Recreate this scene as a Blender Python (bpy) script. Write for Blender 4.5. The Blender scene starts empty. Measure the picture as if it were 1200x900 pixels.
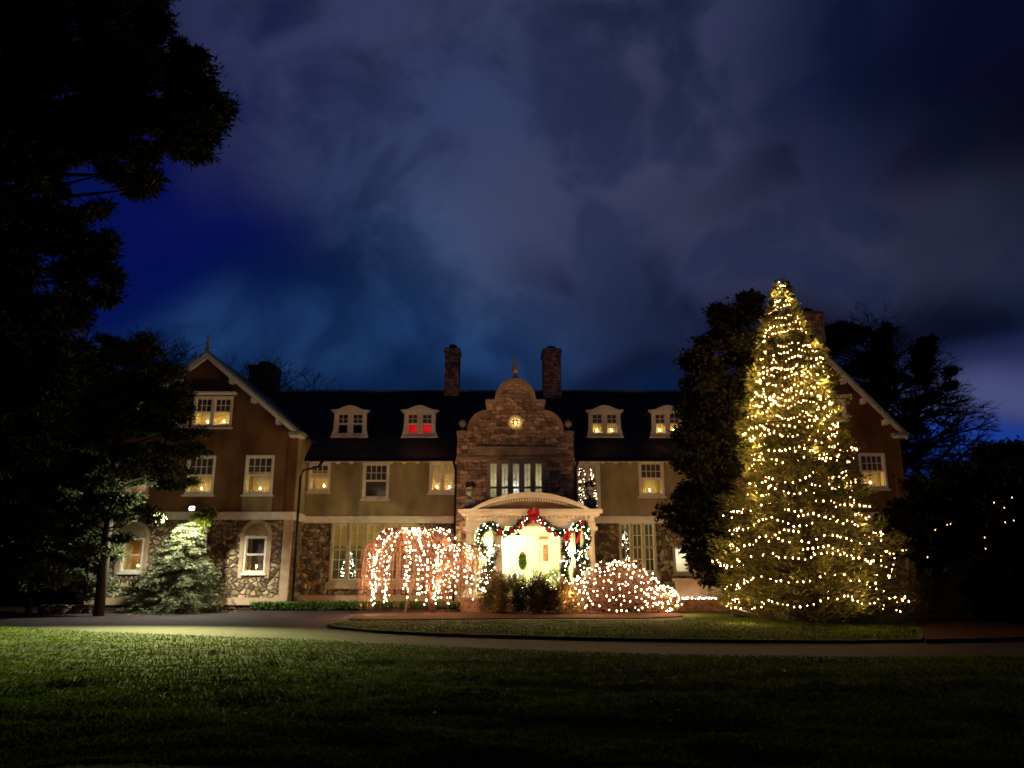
import bpy, bmesh, math, random
import numpy as np
from mathutils import Vector, Matrix, noise as mnoise
R = math.radians
S = bpy.context.scene
C = S.collection
random.seed(7)
rng = np.random.default_rng(7)

# ------------------------------------------------------------------ camera
PITCH = R(13.7); EYE = 1.6; F = 900.0
cam_d = bpy.data.cameras.new('camera'); cam = bpy.data.objects.new('camera', cam_d); C.objects.link(cam)
cam.location = (0, 0, EYE); cam.rotation_euler = (R(90) + PITCH, 0, 0)
cam_d.sensor_width = 36; cam_d.lens = 36 * F / 1200; cam_d.clip_start = 0.1; cam_d.clip_end = 2000
S.camera = cam
S.view_settings.view_transform = 'Standard'; S.view_settings.look = 'None'
S.view_settings.exposure = 0.0; S.view_settings.gamma = 1.0
S.view_settings.use_curve_mapping = False
S.render.engine = 'CYCLES'
S.cycles.use_denoising = True
S.cycles.max_bounces = 6; S.cycles.diffuse_bounces = 3; S.cycles.glossy_bounces = 2
S.cycles.transparent_max_bounces = 12; S.cycles.transmission_bounces = 2
S.cycles.sample_clamp_indirect = 4.0; S.cycles.sample_clamp_direct = 0
S.cycles.caustics_reflective = False; S.cycles.caustics_refractive = False
S.cycles.use_light_tree = True
S.cycles.filter_width = 1.7

def ray(px, py):
    s = (px - 600) / F; t = (450 - py) / F
    return Vector((s, math.cos(PITCH) - t * math.sin(PITCH), math.sin(PITCH) + t * math.cos(PITCH)))
def at(px, py, Y):
    d = ray(px, py); k = Y / d.y
    return Vector((d.x * k, Y, EYE + d.z * k))
def gr(px, py, z=0.0):
    d = ray(px, py); k = (z - EYE) / d.z
    return Vector((d.x * k, d.y * k, z))
def Zof(py, Y): return at(600, py, Y).z
def Xof(px, py, Y): return at(px, py, Y).x

# ------------------------------------------------------------------ night sky (world)
W = bpy.data.worlds.new('World'); S.world = W; W.use_nodes = True
nt = W.node_tree; nt.nodes.clear()
def N(tree, typ, **kw):
    n = tree.nodes.new(typ)
    for k, v in kw.items():
        if k.startswith('i_'): n.inputs[k[2:].replace('_', ' ')].default_value = v
        else: setattr(n, k, v)
    return n
def build_sky():
    L = nt.links
    tc = N(nt, 'ShaderNodeTexCoord')
    nz = N(nt, 'ShaderNodeTexNoise', noise_dimensions='3D'); nz.inputs['Scale'].default_value = 3.2
    nz.inputs['Detail'].default_value = 2; nz.inputs['Roughness'].default_value = .55
    L.new(tc.outputs['Generated'], nz.inputs['Vector'])
    sub = N(nt, 'ShaderNodeVectorMath', operation='SUBTRACT'); L.new(nz.outputs['Color'], sub.inputs[0]); sub.inputs[1].default_value = (.5, .5, .5)
    sc = N(nt, 'ShaderNodeVectorMath', operation='SCALE'); L.new(sub.outputs[0], sc.inputs[0]); sc.inputs['Scale'].default_value = .30
    wv = N(nt, 'ShaderNodeVectorMath', operation='ADD'); L.new(tc.outputs['Generated'], wv.inputs[0]); L.new(sc.outputs[0], wv.inputs[1])
    def blob(px, py, rx, ry, ang=0):
        c = ray(px, py).normalized()
        right = Vector((0, 0, 1)).cross(c).normalized() * -1
        up = c.cross(right).normalized() * -1
        a = R(ang)
        u = (right * math.cos(a) + up * math.sin(a)) / (rx / F); v = (up * math.cos(a) - right * math.sin(a)) / (ry / F)
        d = N(nt, 'ShaderNodeVectorMath', operation='SUBTRACT'); L.new(wv.outputs[0], d.inputs[0]); d.inputs[1].default_value = c
        du = N(nt, 'ShaderNodeVectorMath', operation='DOT_PRODUCT'); L.new(d.outputs[0], du.inputs[0]); du.inputs[1].default_value = u
        dv = N(nt, 'ShaderNodeVectorMath', operation='DOT_PRODUCT'); L.new(d.outputs[0], dv.inputs[0]); dv.inputs[1].default_value = v
        cb = N(nt, 'ShaderNodeCombineXYZ'); L.new(du.outputs['Value'], cb.inputs[0]); L.new(dv.outputs['Value'], cb.inputs[1])
        ln = N(nt, 'ShaderNodeVectorMath', operation='LENGTH'); L.new(cb.outputs[0], ln.inputs[0])
        mr = N(nt, 'ShaderNodeMapRange', interpolation_type='SMOOTHERSTEP'); L.new(ln.outputs['Value'], mr.inputs['Value'])
        mr.inputs['From Min'].default_value = 0.0; mr.inputs['From Max'].default_value = 1.0
        mr.inputs['To Min'].default_value = 1.0; mr.inputs['To Max'].default_value = 0.0
        return mr.outputs[0]
    def lin(c): return tuple((x / 255 / 12.92) if x / 255 < .04045 else ((x / 255 + .055) / 1.055) ** 2.4 for x in c) + (1,)
    # clear night air: blue, darker with height
    sep = N(nt, 'ShaderNodeSeparateXYZ'); L.new(tc.outputs['Generated'], sep.inputs[0])
    cr = N(nt, 'ShaderNodeValToRGB'); L.new(sep.outputs['Z'], cr.inputs[0])
    e = cr.color_ramp.elements
    e[0].position = 0.0; e[0].color = lin((22, 34, 72))
    e[1].position = .75; e[1].color = lin((4, 10, 32))
    x = e.new(.13); x.color = lin((13, 26, 64)); x = e.new(.25); x.color = lin((5, 26, 62)); x = e.new(.42); x.color = lin((5, 22, 58))
    cur = cr.outputs[0]
    puff = N(nt, 'ShaderNodeTexNoise'); puff.inputs['Scale'].default_value = 7.0; puff.inputs['Detail'].default_value = 5.5; puff.inputs['Roughness'].default_value = .52
    L.new(tc.outputs['Generated'], puff.inputs['Vector']); puff.inputs['Distortion'].default_value = .35
    pr = N(nt, 'ShaderNodeMapRange', interpolation_type='SMOOTHSTEP'); L.new(puff.outputs[0], pr.inputs['Value'])
    pr.inputs['From Min'].default_value = .38; pr.inputs['From Max'].default_value = .59
    pr.inputs['To Min'].default_value = .30; pr.inputs['To Max'].default_value = 1.0
    blobs = [  # px, py, rx, ry, angle, colour, strength, cloudy
        (205, 240, 150, 190, 0, (2, 10, 84), .85, 0),
        (300, 60, 160, 200, 0, (12, 14, 60), .6, 0),
        (900, 40, 700, 260, -8, (30, 33, 66), .8, 1),
        (440, 110, 260, 190, -20, (52, 50, 88), .95, 1),
        (680, 150, 380, 210, -25, (58, 54, 88), 1.0, 1),
        (560, 240, 260, 190, -40, (36, 54, 96), .85, 1),
        (570, 335, 190, 90, -15, (58, 70, 112), .9, 1),
        (640, 290, 210, 120, -30, (62, 64, 102), .8, 1),
        (900, 235, 420, 130, -12, (58, 52, 84), 1.0, 1),
        (1110, 300, 240, 90, -10, (44, 43, 70), .9, 1),
        (400, 400, 330, 60, 4, (32, 54, 104), .9, 1),
        (1010, 120, 240, 90, 15, (8, 9, 38), .85, 1),
        (1190, 60, 190, 240, 0, (6, 7, 20), .95, 0),
        (1060, 40, 160, 110, 0, (10, 10, 42), .7, 1),
        (760, 345, 190, 70, -5, (10, 16, 46), .8, 1),
        (1010, 400, 330, 75, -4, (9, 10, 30), .95, 1),
        (1140, 455, 190, 34, 6, (34, 40, 76), .8, 0),
        (1185, 500, 130, 42, 0, (70, 76, 120), 1.0, 0),
        (1095, 562, 170, 34, 0, (26, 62, 156), 1.0, 0),
        (705, 440, 120, 26, 0, (9, 16, 42), .7, 1),
        (480, 440, 80, 22, 0, (7, 15, 42), .7, 1),
    ]
    for (px, py, rx, ry, an, col, st, cl) in blobs:
        if cl: col = (col[0] * 1.02, col[1] * 1.16, col[2] * 1.06)
        b = blob(px, py, rx * 1.35, ry * 1.35, an)
        m = N(nt, 'ShaderNodeMath', operation='MULTIPLY'); L.new(b, m.inputs[0]); m.inputs[1].default_value = st
        f = m.outputs[0]
        if cl:
            m2 = N(nt, 'ShaderNodeMath', operation='MULTIPLY'); L.new(f, m2.inputs[0]); L.new(pr.outputs[0], m2.inputs[1]); f = m2.outputs[0]
        mx = N(nt, 'ShaderNodeMix', data_type='RGBA'); L.new(f, mx.inputs['Factor']); L.new(cur, mx.inputs['A']); mx.inputs['B'].default_value = lin(col)
        cur = mx.outputs['Result']
    bg = N(nt, 'ShaderNodeBackground'); L.new(cur, bg.inputs['Color']); bg.inputs['Strength'].default_value = 1.0
    out = N(nt, 'ShaderNodeOutputWorld'); L.new(bg.outputs[0], out.inputs['Surface'])
build_sky()
W.cycles.sampling_method = 'MANUAL'; W.cycles.sample_map_resolution = 256

# ------------------------------------------------------------------ materials
M = {}
def mat(name, col, rough=.8, metal=0, emit=None, estr=0, build=None, spec=.5):
    m = bpy.data.materials.new(name); m.use_nodes = True
    t = m.node_tree; b = t.nodes['Principled BSDF']
    b.inputs['Base Color'].default_value = (*col, 1); b.inputs['Roughness'].default_value = rough; b.inputs['Metallic'].default_value = metal
    b.inputs['Specular IOR Level'].default_value = spec
    if emit: b.inputs['Emission Color'].default_value = (*emit, 1); b.inputs['Emission Strength'].default_value = estr
    if build: build(t, b)
    M[name] = m
    return m
def ramp(t, src, stops):
    r = t.nodes.new('ShaderNodeValToRGB'); t.links.new(src, r.inputs[0]); e = r.color_ramp.elements
    while len(e) < len(stops): e.new(.5)
    for i, (p, c) in enumerate(stops): e[i].position = p; e[i].color = (*c, 1)
    return r.outputs[0]
def noisy(c0, c1, scale=3, detail=5, bump=.2, bscale=None, stretch=None, dist=.02):
    def f(t, b):
        tc = t.nodes.new('ShaderNodeTexCoord'); v = tc.outputs['Object']
        if stretch:
            mp = t.nodes.new('ShaderNodeMapping'); mp.inputs['Scale'].default_value = stretch; t.links.new(v, mp.inputs[0]); v = mp.outputs[0]
        n = t.nodes.new('ShaderNodeTexNoise'); n.inputs['Scale'].default_value = scale; n.inputs['Detail'].default_value = detail; n.inputs['Roughness'].default_value = .6
        t.links.new(v, n.inputs['Vector'])
        t.links.new(ramp(t, n.outputs[0], [(.3, c0), (.7, c1)]), b.inputs['Base Color'])
        if bump:
            n2 = t.nodes.new('ShaderNodeTexNoise'); n2.inputs['Scale'].default_value = bscale or scale * 6; n2.inputs['Detail'].default_value = 4
            t.links.new(v, n2.inputs['Vector'])
            bp = t.nodes.new('ShaderNodeBump'); bp.inputs['Strength'].default_value = bump; bp.inputs['Distance'].default_value = dist
            t.links.new(n2.outputs[0], bp.inputs['Height']); t.links.new(bp.outputs[0], b.inputs['Normal'])
    return f
def wallcoord(t, sx=1, sz=1, warp=.25, wscale=1.3):
    tc = t.nodes.new('ShaderNodeTexCoord'); sp = t.nodes.new('ShaderNodeSeparateXYZ'); t.links.new(tc.outputs['Object'], sp.inputs[0])
    a = t.nodes.new('ShaderNodeMath'); a.operation = 'ADD'; t.links.new(sp.outputs[0], a.inputs[0]); t.links.new(sp.outputs[1], a.inputs[1])
    cb = t.nodes.new('ShaderNodeCombineXYZ'); t.links.new(a.outputs[0], cb.inputs[0]); t.links.new(sp.outputs[2], cb.inputs[1])
    n = t.nodes.new('ShaderNodeTexNoise'); n.inputs['Scale'].default_value = wscale; n.inputs['Detail'].default_value = 2; t.links.new(cb.outputs[0], n.inputs['Vector'])
    s = t.nodes.new('ShaderNodeVectorMath'); s.operation = 'SUBTRACT'; t.links.new(n.outputs['Color'], s.inputs[0]); s.inputs[1].default_value = (.5, .5, .5)
    s2 = t.nodes.new('ShaderNodeVectorMath'); s2.operation = 'SCALE'; s2.inputs['Scale'].default_value = warp; t.links.new(s.outputs[0], s2.inputs[0])
    ad = t.nodes.new('ShaderNodeVectorMath'); ad.operation = 'ADD'; t.links.new(cb.outputs[0], ad.inputs[0]); t.links.new(s2.outputs[0], ad.inputs[1])
    mp = t.nodes.new('ShaderNodeMapping'); mp.inputs['Scale'].default_value = (sx, sz, 1); t.links.new(ad.outputs[0], mp.inputs[0])
    return mp.outputs[0]
def fieldstone(scale=2.6, joint=.05, cols=None):
    def f(t, b):
        v = wallcoord(t, 1, 1.25, .35, 1.6)
        def vor(feat):
            n = t.nodes.new('ShaderNodeTexVoronoi'); n.voronoi_dimensions = '2D'; n.feature = feat; n.inputs['Scale'].default_value = scale; n.inputs['Randomness'].default_value = .95
            t.links.new(v, n.inputs['Vector']); return n
        c = vor('F1'); e = vor('DISTANCE_TO_EDGE')
        sep = t.nodes.new('ShaderNodeSeparateColor'); t.links.new(c.outputs['Color'], sep.inputs[0])
        col = ramp(t, sep.outputs[0], cols or [(0, (.09, .06, .035)), (.35, (.19, .13, .075)), (.6, (.32, .23, .14)), (.85, (.42, .32, .21)), (1, (.5, .41, .29))])
        n = t.nodes.new('ShaderNodeTexNoise'); n.inputs['Scale'].default_value = 9; n.inputs['Detail'].default_value = 6; t.links.new(v, n.inputs['Vector'])
        mul = t.nodes.new('ShaderNodeMix'); mul.data_type = 'RGBA'; mul.blend_type = 'MULTIPLY'; mul.inputs['Factor'].default_value = .75
        t.links.new(col, mul.inputs['A']); t.links.new(ramp(t, n.outputs[0], [(.3, (.55, .5, .45)), (.7, (1.3, 1.25, 1.2))]), mul.inputs['B'])
        mr = t.nodes.new('ShaderNodeMapRange'); mr.interpolation_type = 'SMOOTHSTEP'; mr.inputs['From Min'].default_value = joint * .5; mr.inputs['From Max'].default_value = joint * 1.6
        t.links.new(e.outputs['Distance'], mr.inputs['Value'])
        mx = t.nodes.new('ShaderNodeMix'); mx.data_type = 'RGBA'; t.links.new(mr.outputs[0], mx.inputs['Factor']); mx.inputs['A'].default_value = (.10, .08, .055, 1); t.links.new(mul.outputs['Result'], mx.inputs['B'])
        t.links.new(mx.outputs['Result'], b.inputs['Base Color'])
        mr2 = t.nodes.new('ShaderNodeMapRange'); mr2.interpolation_type = 'SMOOTHSTEP'; mr2.inputs['From Max'].default_value = .22; t.links.new(e.outputs['Distance'], mr2.inputs['Value'])
        ad = t.nodes.new('ShaderNodeMath'); ad.operation = 'MULTIPLY_ADD'; t.links.new(n.outputs[0], ad.inputs[0]); ad.inputs[1].default_value = .5; t.links.new(mr2.outputs[0], ad.inputs[2])
        bp = t.nodes.new('ShaderNodeBump'); bp.inputs['Strength'].default_value = 1.0; bp.inputs['Distance'].default_value = .13
        t.links.new(ad.outputs[0], bp.inputs['Height']); t.links.new(bp.outputs[0], b.inputs['Normal'])
    return f
def ashlar(w=.5, h=.2, c0=(.18, .12, .075), c1=(.36, .26, .17), mort=(.05, .04, .03), warp=.10, bump=.8, msize=.012):
    def f(t, b):
        v = wallcoord(t, 1, 1, warp, 3.0)
        br = t.nodes.new('ShaderNodeTexBrick'); t.links.new(v, br.inputs['Vector'])
        br.inputs['Scale'].default_value = 1; br.inputs['Brick Width'].default_value = w; br.inputs['Row Height'].default_value = h
        br.inputs['Mortar Size'].default_value = msize; br.inputs['Mortar Smooth'].default_value = .4
        br.inputs['Color1'].default_value = (*c0, 1); br.inputs['Color2'].default_value = (*c1, 1); br.inputs['Mortar'].default_value = (*mort, 1)
        br.offset_frequency = 2; br.squash = .7; br.squash_frequency = 3
        n = t.nodes.new('ShaderNodeTexNoise'); n.inputs['Scale'].default_value = 4; n.inputs['Detail'].default_value = 7; n.inputs['Roughness'].default_value = .7; t.links.new(v, n.inputs['Vector'])
        mul = t.nodes.new('ShaderNodeMix'); mul.data_type = 'RGBA'; mul.blend_type = 'MULTIPLY'; mul.inputs['Factor'].default_value = .85
        t.links.new(br.outputs['Color'], mul.inputs['A']); t.links.new(ramp(t, n.outputs[0], [(.35, (.4, .36, .33)), (.62, (1.35, 1.3, 1.25))]), mul.inputs['B'])
        t.links.new(mul.outputs['Result'], b.inputs['Base Color'])
        ad = t.nodes.new('ShaderNodeMath'); ad.operation = 'MULTIPLY_ADD'; t.links.new(br.outputs['Fac'], ad.inputs[0]); ad.inputs[1].default_value = -1; t.links.new(n.outputs[0], ad.inputs[2])
        bp = t.nodes.new('ShaderNodeBump'); bp.inputs['Strength'].default_value = bump; bp.inputs['Distance'].default_value = .05
        t.links.new(ad.outputs[0], bp.inputs['Height']); t.links.new(bp.outputs[0], b.inputs['Normal'])
    return f
def stucco(c0, c1):
    def f(t, b):
        tc = t.nodes.new('ShaderNodeTexCoord')
        n = t.nodes.new('ShaderNodeTexNoise'); n.inputs['Scale'].default_value = .7; n.inputs['Detail'].default_value = 6; n.inputs['Roughness'].default_value = .6
        t.links.new(tc.outputs['Object'], n.inputs['Vector'])
        mp = t.nodes.new('ShaderNodeMapping'); mp.inputs['Scale'].default_value = (.75, .75, .30); t.links.new(tc.outputs['Object'], mp.inputs[0])
        st = t.nodes.new('ShaderNodeTexNoise'); st.inputs['Scale'].default_value = 1.5; st.inputs['Detail'].default_value = 5; t.links.new(mp.outputs[0], st.inputs['Vector'])
        mul = t.nodes.new('ShaderNodeMix'); mul.data_type = 'RGBA'; mul.blend_type = 'MULTIPLY'; mul.inputs['Factor'].default_value = .8
        t.links.new(ramp(t, n.outputs[0], [(.3, c0), (.7, c1)]), mul.inputs['A']); t.links.new(ramp(t, st.outputs[0], [(.36, (.55, .5, .44)), (.62, (1.08, 1.08, 1.08))]), mul.inputs['B'])
        t.links.new(mul.outputs['Result'], b.inputs['Base Color'])
        n2 = t.nodes.new('ShaderNodeTexNoise'); n2.inputs['Scale'].default_value = 35; n2.inputs['Detail'].default_value = 3; t.links.new(tc.outputs['Object'], n2.inputs['Vector'])
        bp = t.nodes.new('ShaderNodeBump'); bp.inputs['Strength'].default_value = .35; bp.inputs['Distance'].default_value = .02
        t.links.new(n2.outputs[0], bp.inputs['Height']); t.links.new(bp.outputs[0], b.inputs['Normal'])
    return f
def leafy(c0, c1, scale=2.0, trans=0):
    def f(t, b):
        b.inputs['Specular IOR Level'].default_value = .12
        g = t.nodes.new('ShaderNodeNewGeometry')
        n = t.nodes.new('ShaderNodeTexNoise'); n.inputs['Scale'].default_value = scale; n.inputs['Detail'].default_value = 3
        t.links.new(g.outputs['Position'], n.inputs['Vector'])
        ad = t.nodes.new('ShaderNodeMath'); ad.operation = 'MULTIPLY_ADD'; t.links.new(g.outputs['Random Per Island'], ad.inputs[0]); ad.inputs[1].default_value = .45; 
        sb = t.nodes.new('ShaderNodeMath'); sb.operation = 'SUBTRACT'; t.links.new(n.outputs[0], sb.inputs[0]); sb.inputs[1].default_value = .22; t.links.new(sb.outputs[0], ad.inputs[2])
        col = ramp(t, ad.outputs[0], [(.2, c0), (.8, c1)])
        t.links.new(col, b.inputs['Base Color'])
        if trans:
            tl = t.nodes.new('ShaderNodeBsdfTranslucent'); t.links.new(col, tl.inputs[0])
            mx = t.nodes.new('ShaderNodeMixShader'); mx.inputs[0].default_value = trans; o = t.nodes['Material Output']
            t.links.new(b.outputs[0], mx.inputs[1]); t.links.new(tl.outputs[0], mx.inputs[2]); t.links.new(mx.outputs[0], o.inputs[0])
    return f

mat('stucco', (.3, .24, .15), .9, build=stucco((.25, .205, .11), (.36, .30, .17)), spec=.2)
mat('roughcast', (.24, .16, .09), .95, build=stucco((.12, .058, .024), (.19, .10, .042)), spec=.2)
mat('fieldstone', (.3, .25, .2), .85, build=fieldstone(4.1, .035))
mat('rubble', (.3, .25, .2), .9, build=ashlar(.42, .19, (.26, .165, .11), (.74, .51, .36), warp=.34, bump=1.0))
mat('dressed_stone', (.33, .25, .18), .8, build=noisy((.26, .18, .115), (.50, .365, .25), 1.7, 6, .3, 25))
mat('brick', (.2, .09, .06), .9, build=ashlar(.24, .08, (.20, .085, .05), (.34, .16, .09), (.25, .2, .15), .02, .5, .012))
mat('chimney_brick', (.2, .09, .06), .9, build=ashlar(.26, .16, (.24, .13, .09), (.75, .5, .36), (.06, .04, .03), .05, .6, .014))
mat('slate', (.04, .04, .045), .55, build=ashlar(.3, .22, (.02, .019, .02), (.075, .065, .058), (.006, .006, .006), .015, 1.0, .02))
mat('white_paint', (.7, .66, .6), .5, build=noisy((.58, .53, .47), (.74, .69, .62), 5, 4, .1))
mat('cream_paint', (.72, .70, .6), .5, build=noisy((.66, .63, .52), (.76, .74, .64), 4, 4, .05))
mat('copper_green', (.10, .15, .10), .6, build=noisy((.10, .17, .12), (.26, .32, .2), 6, 4, .1))
mat('gutter', (.16, .055, .04), .5, metal=.3)
mat('shaded_brick', (.03,.025,.022), .9, build=ashlar(.26,.16,(.02,.016,.014),(.04,.032,.028),(.015,.012,.01),.03,.5))  # near-black chimney brick: shade behind the left gable put into its colour
mat('dark_iron', (.02, .02, .02), .45, metal=.5)
mat('mullion_stone', (.42, .34, .25), .8, build=noisy((.34, .27, .19), (.46, .38, .28), 6, 4, .1))
mat('room_cream', (.62, .54, .38), .9, build=noisy((.56, .48, .33), (.66, .58, .42), 3, 2, 0))
mat('room_dim', (.12, .1, .05), .9, build=noisy((.05, .045, .025), (.19, .16, .085), 1.2, 3, 0))
mat('room_white', (.75, .72, .6), .9, build=noisy((.7, .66, .52), (.78, .74, .62), 3, 2, 0))
mat('room_red', (.55, .02, .03), .9, build=noisy((.5, .015, .02), (.62, .03, .04), 3, 2, 0))
mat('curtain', (.6, .52, .34), .9, build=noisy((.6, .52, .25), (.8, .72, .4), 5, 3, .3, stretch=(4, 4, .2)))
_c = M['curtain'].node_tree; _t = _c.nodes.new('ShaderNodeBsdfTranslucent'); _t.inputs[0].default_value = (.75, .66, .34, 1); _m = _c.nodes.new('ShaderNodeMixShader'); _m.inputs[0].default_value = .5
_c.links.new(_c.nodes['Principled BSDF'].outputs[0], _m.inputs[1]); _c.links.new(_t.outputs[0], _m.inputs[2]); _c.links.new(_m.outputs[0], _c.nodes['Material Output'].inputs[0])
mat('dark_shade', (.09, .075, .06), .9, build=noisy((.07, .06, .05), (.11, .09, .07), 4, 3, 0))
mat('bark', (.07, .05, .035), .95, build=noisy((.018, .013, .01), (.06, .042, .03), 6, 6, .6, 18, (1, 1, .25)))
mat('red_bark', (.12, .06, .04), .8, build=noisy((.07, .03, .02), (.17, .08, .05), 8, 4, .2))
mat('spruce', (.07, .08, .02), .7, build=leafy((.03, .042, .01), (.19, .185, .045), 1.4, .3))
mat('spruce_green', (.07, .1, .04), .7, build=leafy((.04, .058, .028), (.19, .20, .11), 2.5, .2))
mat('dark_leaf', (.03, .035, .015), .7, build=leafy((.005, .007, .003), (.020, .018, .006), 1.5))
mat('pine', (.035, .045, .02), .75, build=leafy((.012, .019, .008), (.07, .08, .03), 1.2))
mat('shrub_leaf', (.07, .06, .02), .7, build=leafy((.05, .04, .014), (.22, .16, .055), 3, .2))
mat('ivy', (.04, .08, .02), .6, build=leafy((.025, .06, .012), (.07, .13, .03), 3))
mat('garland_leaf', (.03, .06, .02), .6, build=leafy((.012, .03, .008), (.05, .085, .02), 5))
mat('yellow_leaf', (.2, .25, .03), .6, build=leafy((.12, .2, .02), (.3, .33, .05), 5, .4))
mat('red_ribbon', (.5, .01, .015), .5)
mat('urn_lead', (.16, .19, .16), .6, build=noisy((.1, .12, .10), (.24, .27, .22), 5, 4, .2))
mat('asphalt', (.07, .065, .06), .9, build=noisy((.014, .010, .013), (.042, .030, .036), .9, 8, .8, 26, dist=.03), spec=.12)
mat('mulch', (.06, .03, .02), 1, build=noisy((.022, .010, .006), (.06, .027, .016), 4, 6, .6, 30), spec=.05)
mat('lawn', (.05, .08, .01), .95, build=noisy((.012, .022, .002), (.06, .08, .004), .35, 7, .8, 14, dist=.04), spec=.1)
mat('grass_blade', (.06, .11, .015), .8, build=leafy((.006, .022, .001), (.10, .16, .004), .8, .35), spec=.2)
WARM = (1.0, .55, .25)
mat('bulb_warm', (1, .9, .7), .4, emit=(1, .70, .42), estr=30)
mat('bulb_tree', (1, .9, .7), .4, emit=(1.0, .52, .22), estr=38)
mat('bulb_garland', (1, .95, .8), .4, emit=(1, .92, .66), estr=30)
mat('bulb_dim', (1, .6, .4), .4, emit=(1, .42, .22), estr=9)
mat('candle_flame', (1, .8, .4), .4, emit=(1, .66, .22), estr=150)
mat('lantern_glass', (1, 1, .9), .3, emit=(1, .97, .72), estr=60)
mat('flood_lens', (1, 1, 1), .3, emit=(.92, .96, 1.0), estr=90)
mat('candle_wax', (.75, .7, .6), .5)
mat('round_lit_pane', (.6, .4, .1), .4, emit=(1, .52, .10), estr=1.0)
mat('dim_amber', (.6, .4, .1), .4, emit=(1, .45, .04), estr=2.0)
def glass():
    m = bpy.data.materials.new('glass'); m.use_nodes = True; t = m.node_tree; t.nodes.clear()
    tr = t.nodes.new('ShaderNodeBsdfTransparent'); tr.inputs[0].default_value = (.9, .92, .9, 1)
    gl = t.nodes.new('ShaderNodeBsdfGlossy'); gl.inputs['Roughness'].default_value = .03
    mx = t.nodes.new('ShaderNodeMixShader'); mx.inputs[0].default_value = .06
    o = t.nodes.new('ShaderNodeOutputMaterial')
    t.links.new(tr.outputs[0], mx.inputs[1]); t.links.new(gl.outputs[0], mx.inputs[2]); t.links.new(mx.outputs[0], o.inputs[0]); M['glass'] = m
glass()

# ------------------------------------------------------------------ object helpers
def prop(o, label=None, cat=None, group=None, kind=None):
    if label: o['label'] = label
    if cat: o['category'] = cat
    if group: o['group'] = group
    if kind: o['kind'] = kind
    return o
def worldloc(o):
    v = Vector((0, 0, 0))
    while o is not None: v += o.location; o = o.parent
    return v
def link(o, parent=None):
    C.objects.link(o)
    if parent is not None:
        o.location = Vector(o.location) - worldloc(parent); o.parent = parent
    return o
def thing(name, loc, label, cat, group=None):
    o = bpy.data.objects.new(name, None); o.location = loc; o.empty_display_size = .3
    C.objects.link(o); return prop(o, label, cat, group)
class MB:
    def __init__(s): s.v = []; s.f = []
    def add(s, vs, fs):
        n = len(s.v); s.v += [tuple(v) for v in vs]; s.f += [tuple(i + n for i in f) for f in fs]; return s
    def box(s, x0, x1, y0, y1, z0, z1):
        return s.add([(x0, y0, z0), (x1, y0, z0), (x1, y1, z0), (x0, y1, z0), (x0, y0, z1), (x1, y0, z1), (x1, y1, z1), (x0, y1, z1)],
                     [(0, 3, 2, 1), (4, 5, 6, 7), (0, 1, 5, 4), (1, 2, 6, 5), (2, 3, 7, 6), (3, 0, 4, 7)])
    def quad(s, a, b, c, d): return s.add([a, b, c, d], [(0, 1, 2, 3)])
    def prism(s, poly, y0, y1):                 # poly in XZ
        n = len(poly)
        vs = [(x, y0, z) for x, z in poly] + [(x, y1, z) for x, z in poly]
        fs = [tuple(range(n)), tuple(range(2 * n - 1, n - 1, -1))] + [(i, i + n, (i + 1) % n + n, (i + 1) % n) for i in range(n)]
        return s.add(vs, fs)
    def band(s, outer, inner, y0, y1):          # strip between two XZ polylines with the same count
        n = len(outer)
        for i in range(n - 1):
            a, b, c, d = outer[i], outer[i + 1], inner[i + 1], inner[i]
            s.prism([a, b, c, d], y0, y1)
        return s
    def lathe(s, c, prof, n=16):
        vs = []; fs = []
        for r, z in prof:
            for k in range(n):
                a = 2 * math.pi * k / n; vs.append((c[0] + r * math.cos(a), c[1] + r * math.sin(a), c[2] + z))
        for i in range(len(prof) - 1):
            for k in range(n):
                k2 = (k + 1) % n; fs.append((i * n + k, i * n + k2, (i + 1) * n + k2, (i + 1) * n + k))
        fs.append(tuple(range(n - 1, -1, -1))); fs.append(tuple((len(prof) - 1) * n + k for k in range(n)))
        return s.add(vs, fs)
    def tube(s, pts, r0, r1=None, n=6):
        r1 = r0 if r1 is None else r1; pts = [Vector(p) for p in pts]; m = len(pts); vs = []
        for i, p in enumerate(pts):
            d = (pts[min(i + 1, m - 1)] - pts[max(i - 1, 0)]).normalized()
            u = d.cross(Vector((0, 0, 1)));  u = u if u.length > .05 else d.cross(Vector((1, 0, 0)))
            u.normalize(); w = d.cross(u); r = r0 + (r1 - r0) * i / max(1, m - 1)
            for k in range(n):
                a = 2 * math.pi * k / n; vs.append(p + u * (r * math.cos(a)) + w * (r * math.sin(a)))
        fs = [(i * n + k, i * n + (k + 1) % n, (i + 1) * n + (k + 1) % n, (i + 1) * n + k) for i in range(m - 1) for k in range(n)]
        fs.append(tuple(range(n))); fs.append(tuple((m - 1) * n + k for k in range(n - 1, -1, -1)))
        return s.add(vs, fs)
    def build(s, name, material, parent=None, origin=None, smooth=False, fix=True):
        me = bpy.data.meshes.new(name); o = Vector(origin) if origin is not None else Vector((0, 0, 0))
        me.from_pydata([tuple(Vector(v) - o) for v in s.v], [], s.f); me.update()
        if fix and len(s.v) < 60000:
            bm = bmesh.new(); bm.from_mesh(me); bmesh.ops.recalc_face_normals(bm, faces=bm.faces); bm.to_mesh(me); bm.free()
        if smooth: me.polygons.foreach_set('use_smooth', [True] * len(me.polygons))
        me.materials.append(M[material] if isinstance(material, str) else material)
        ob = bpy.data.objects.new(name, me); ob.location = o
        return link(ob, parent)
def rand_dirs(n):
    d = rng.normal(size=(n, 3)); return d / np.linalg.norm(d, axis=1, keepdims=True)
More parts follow.
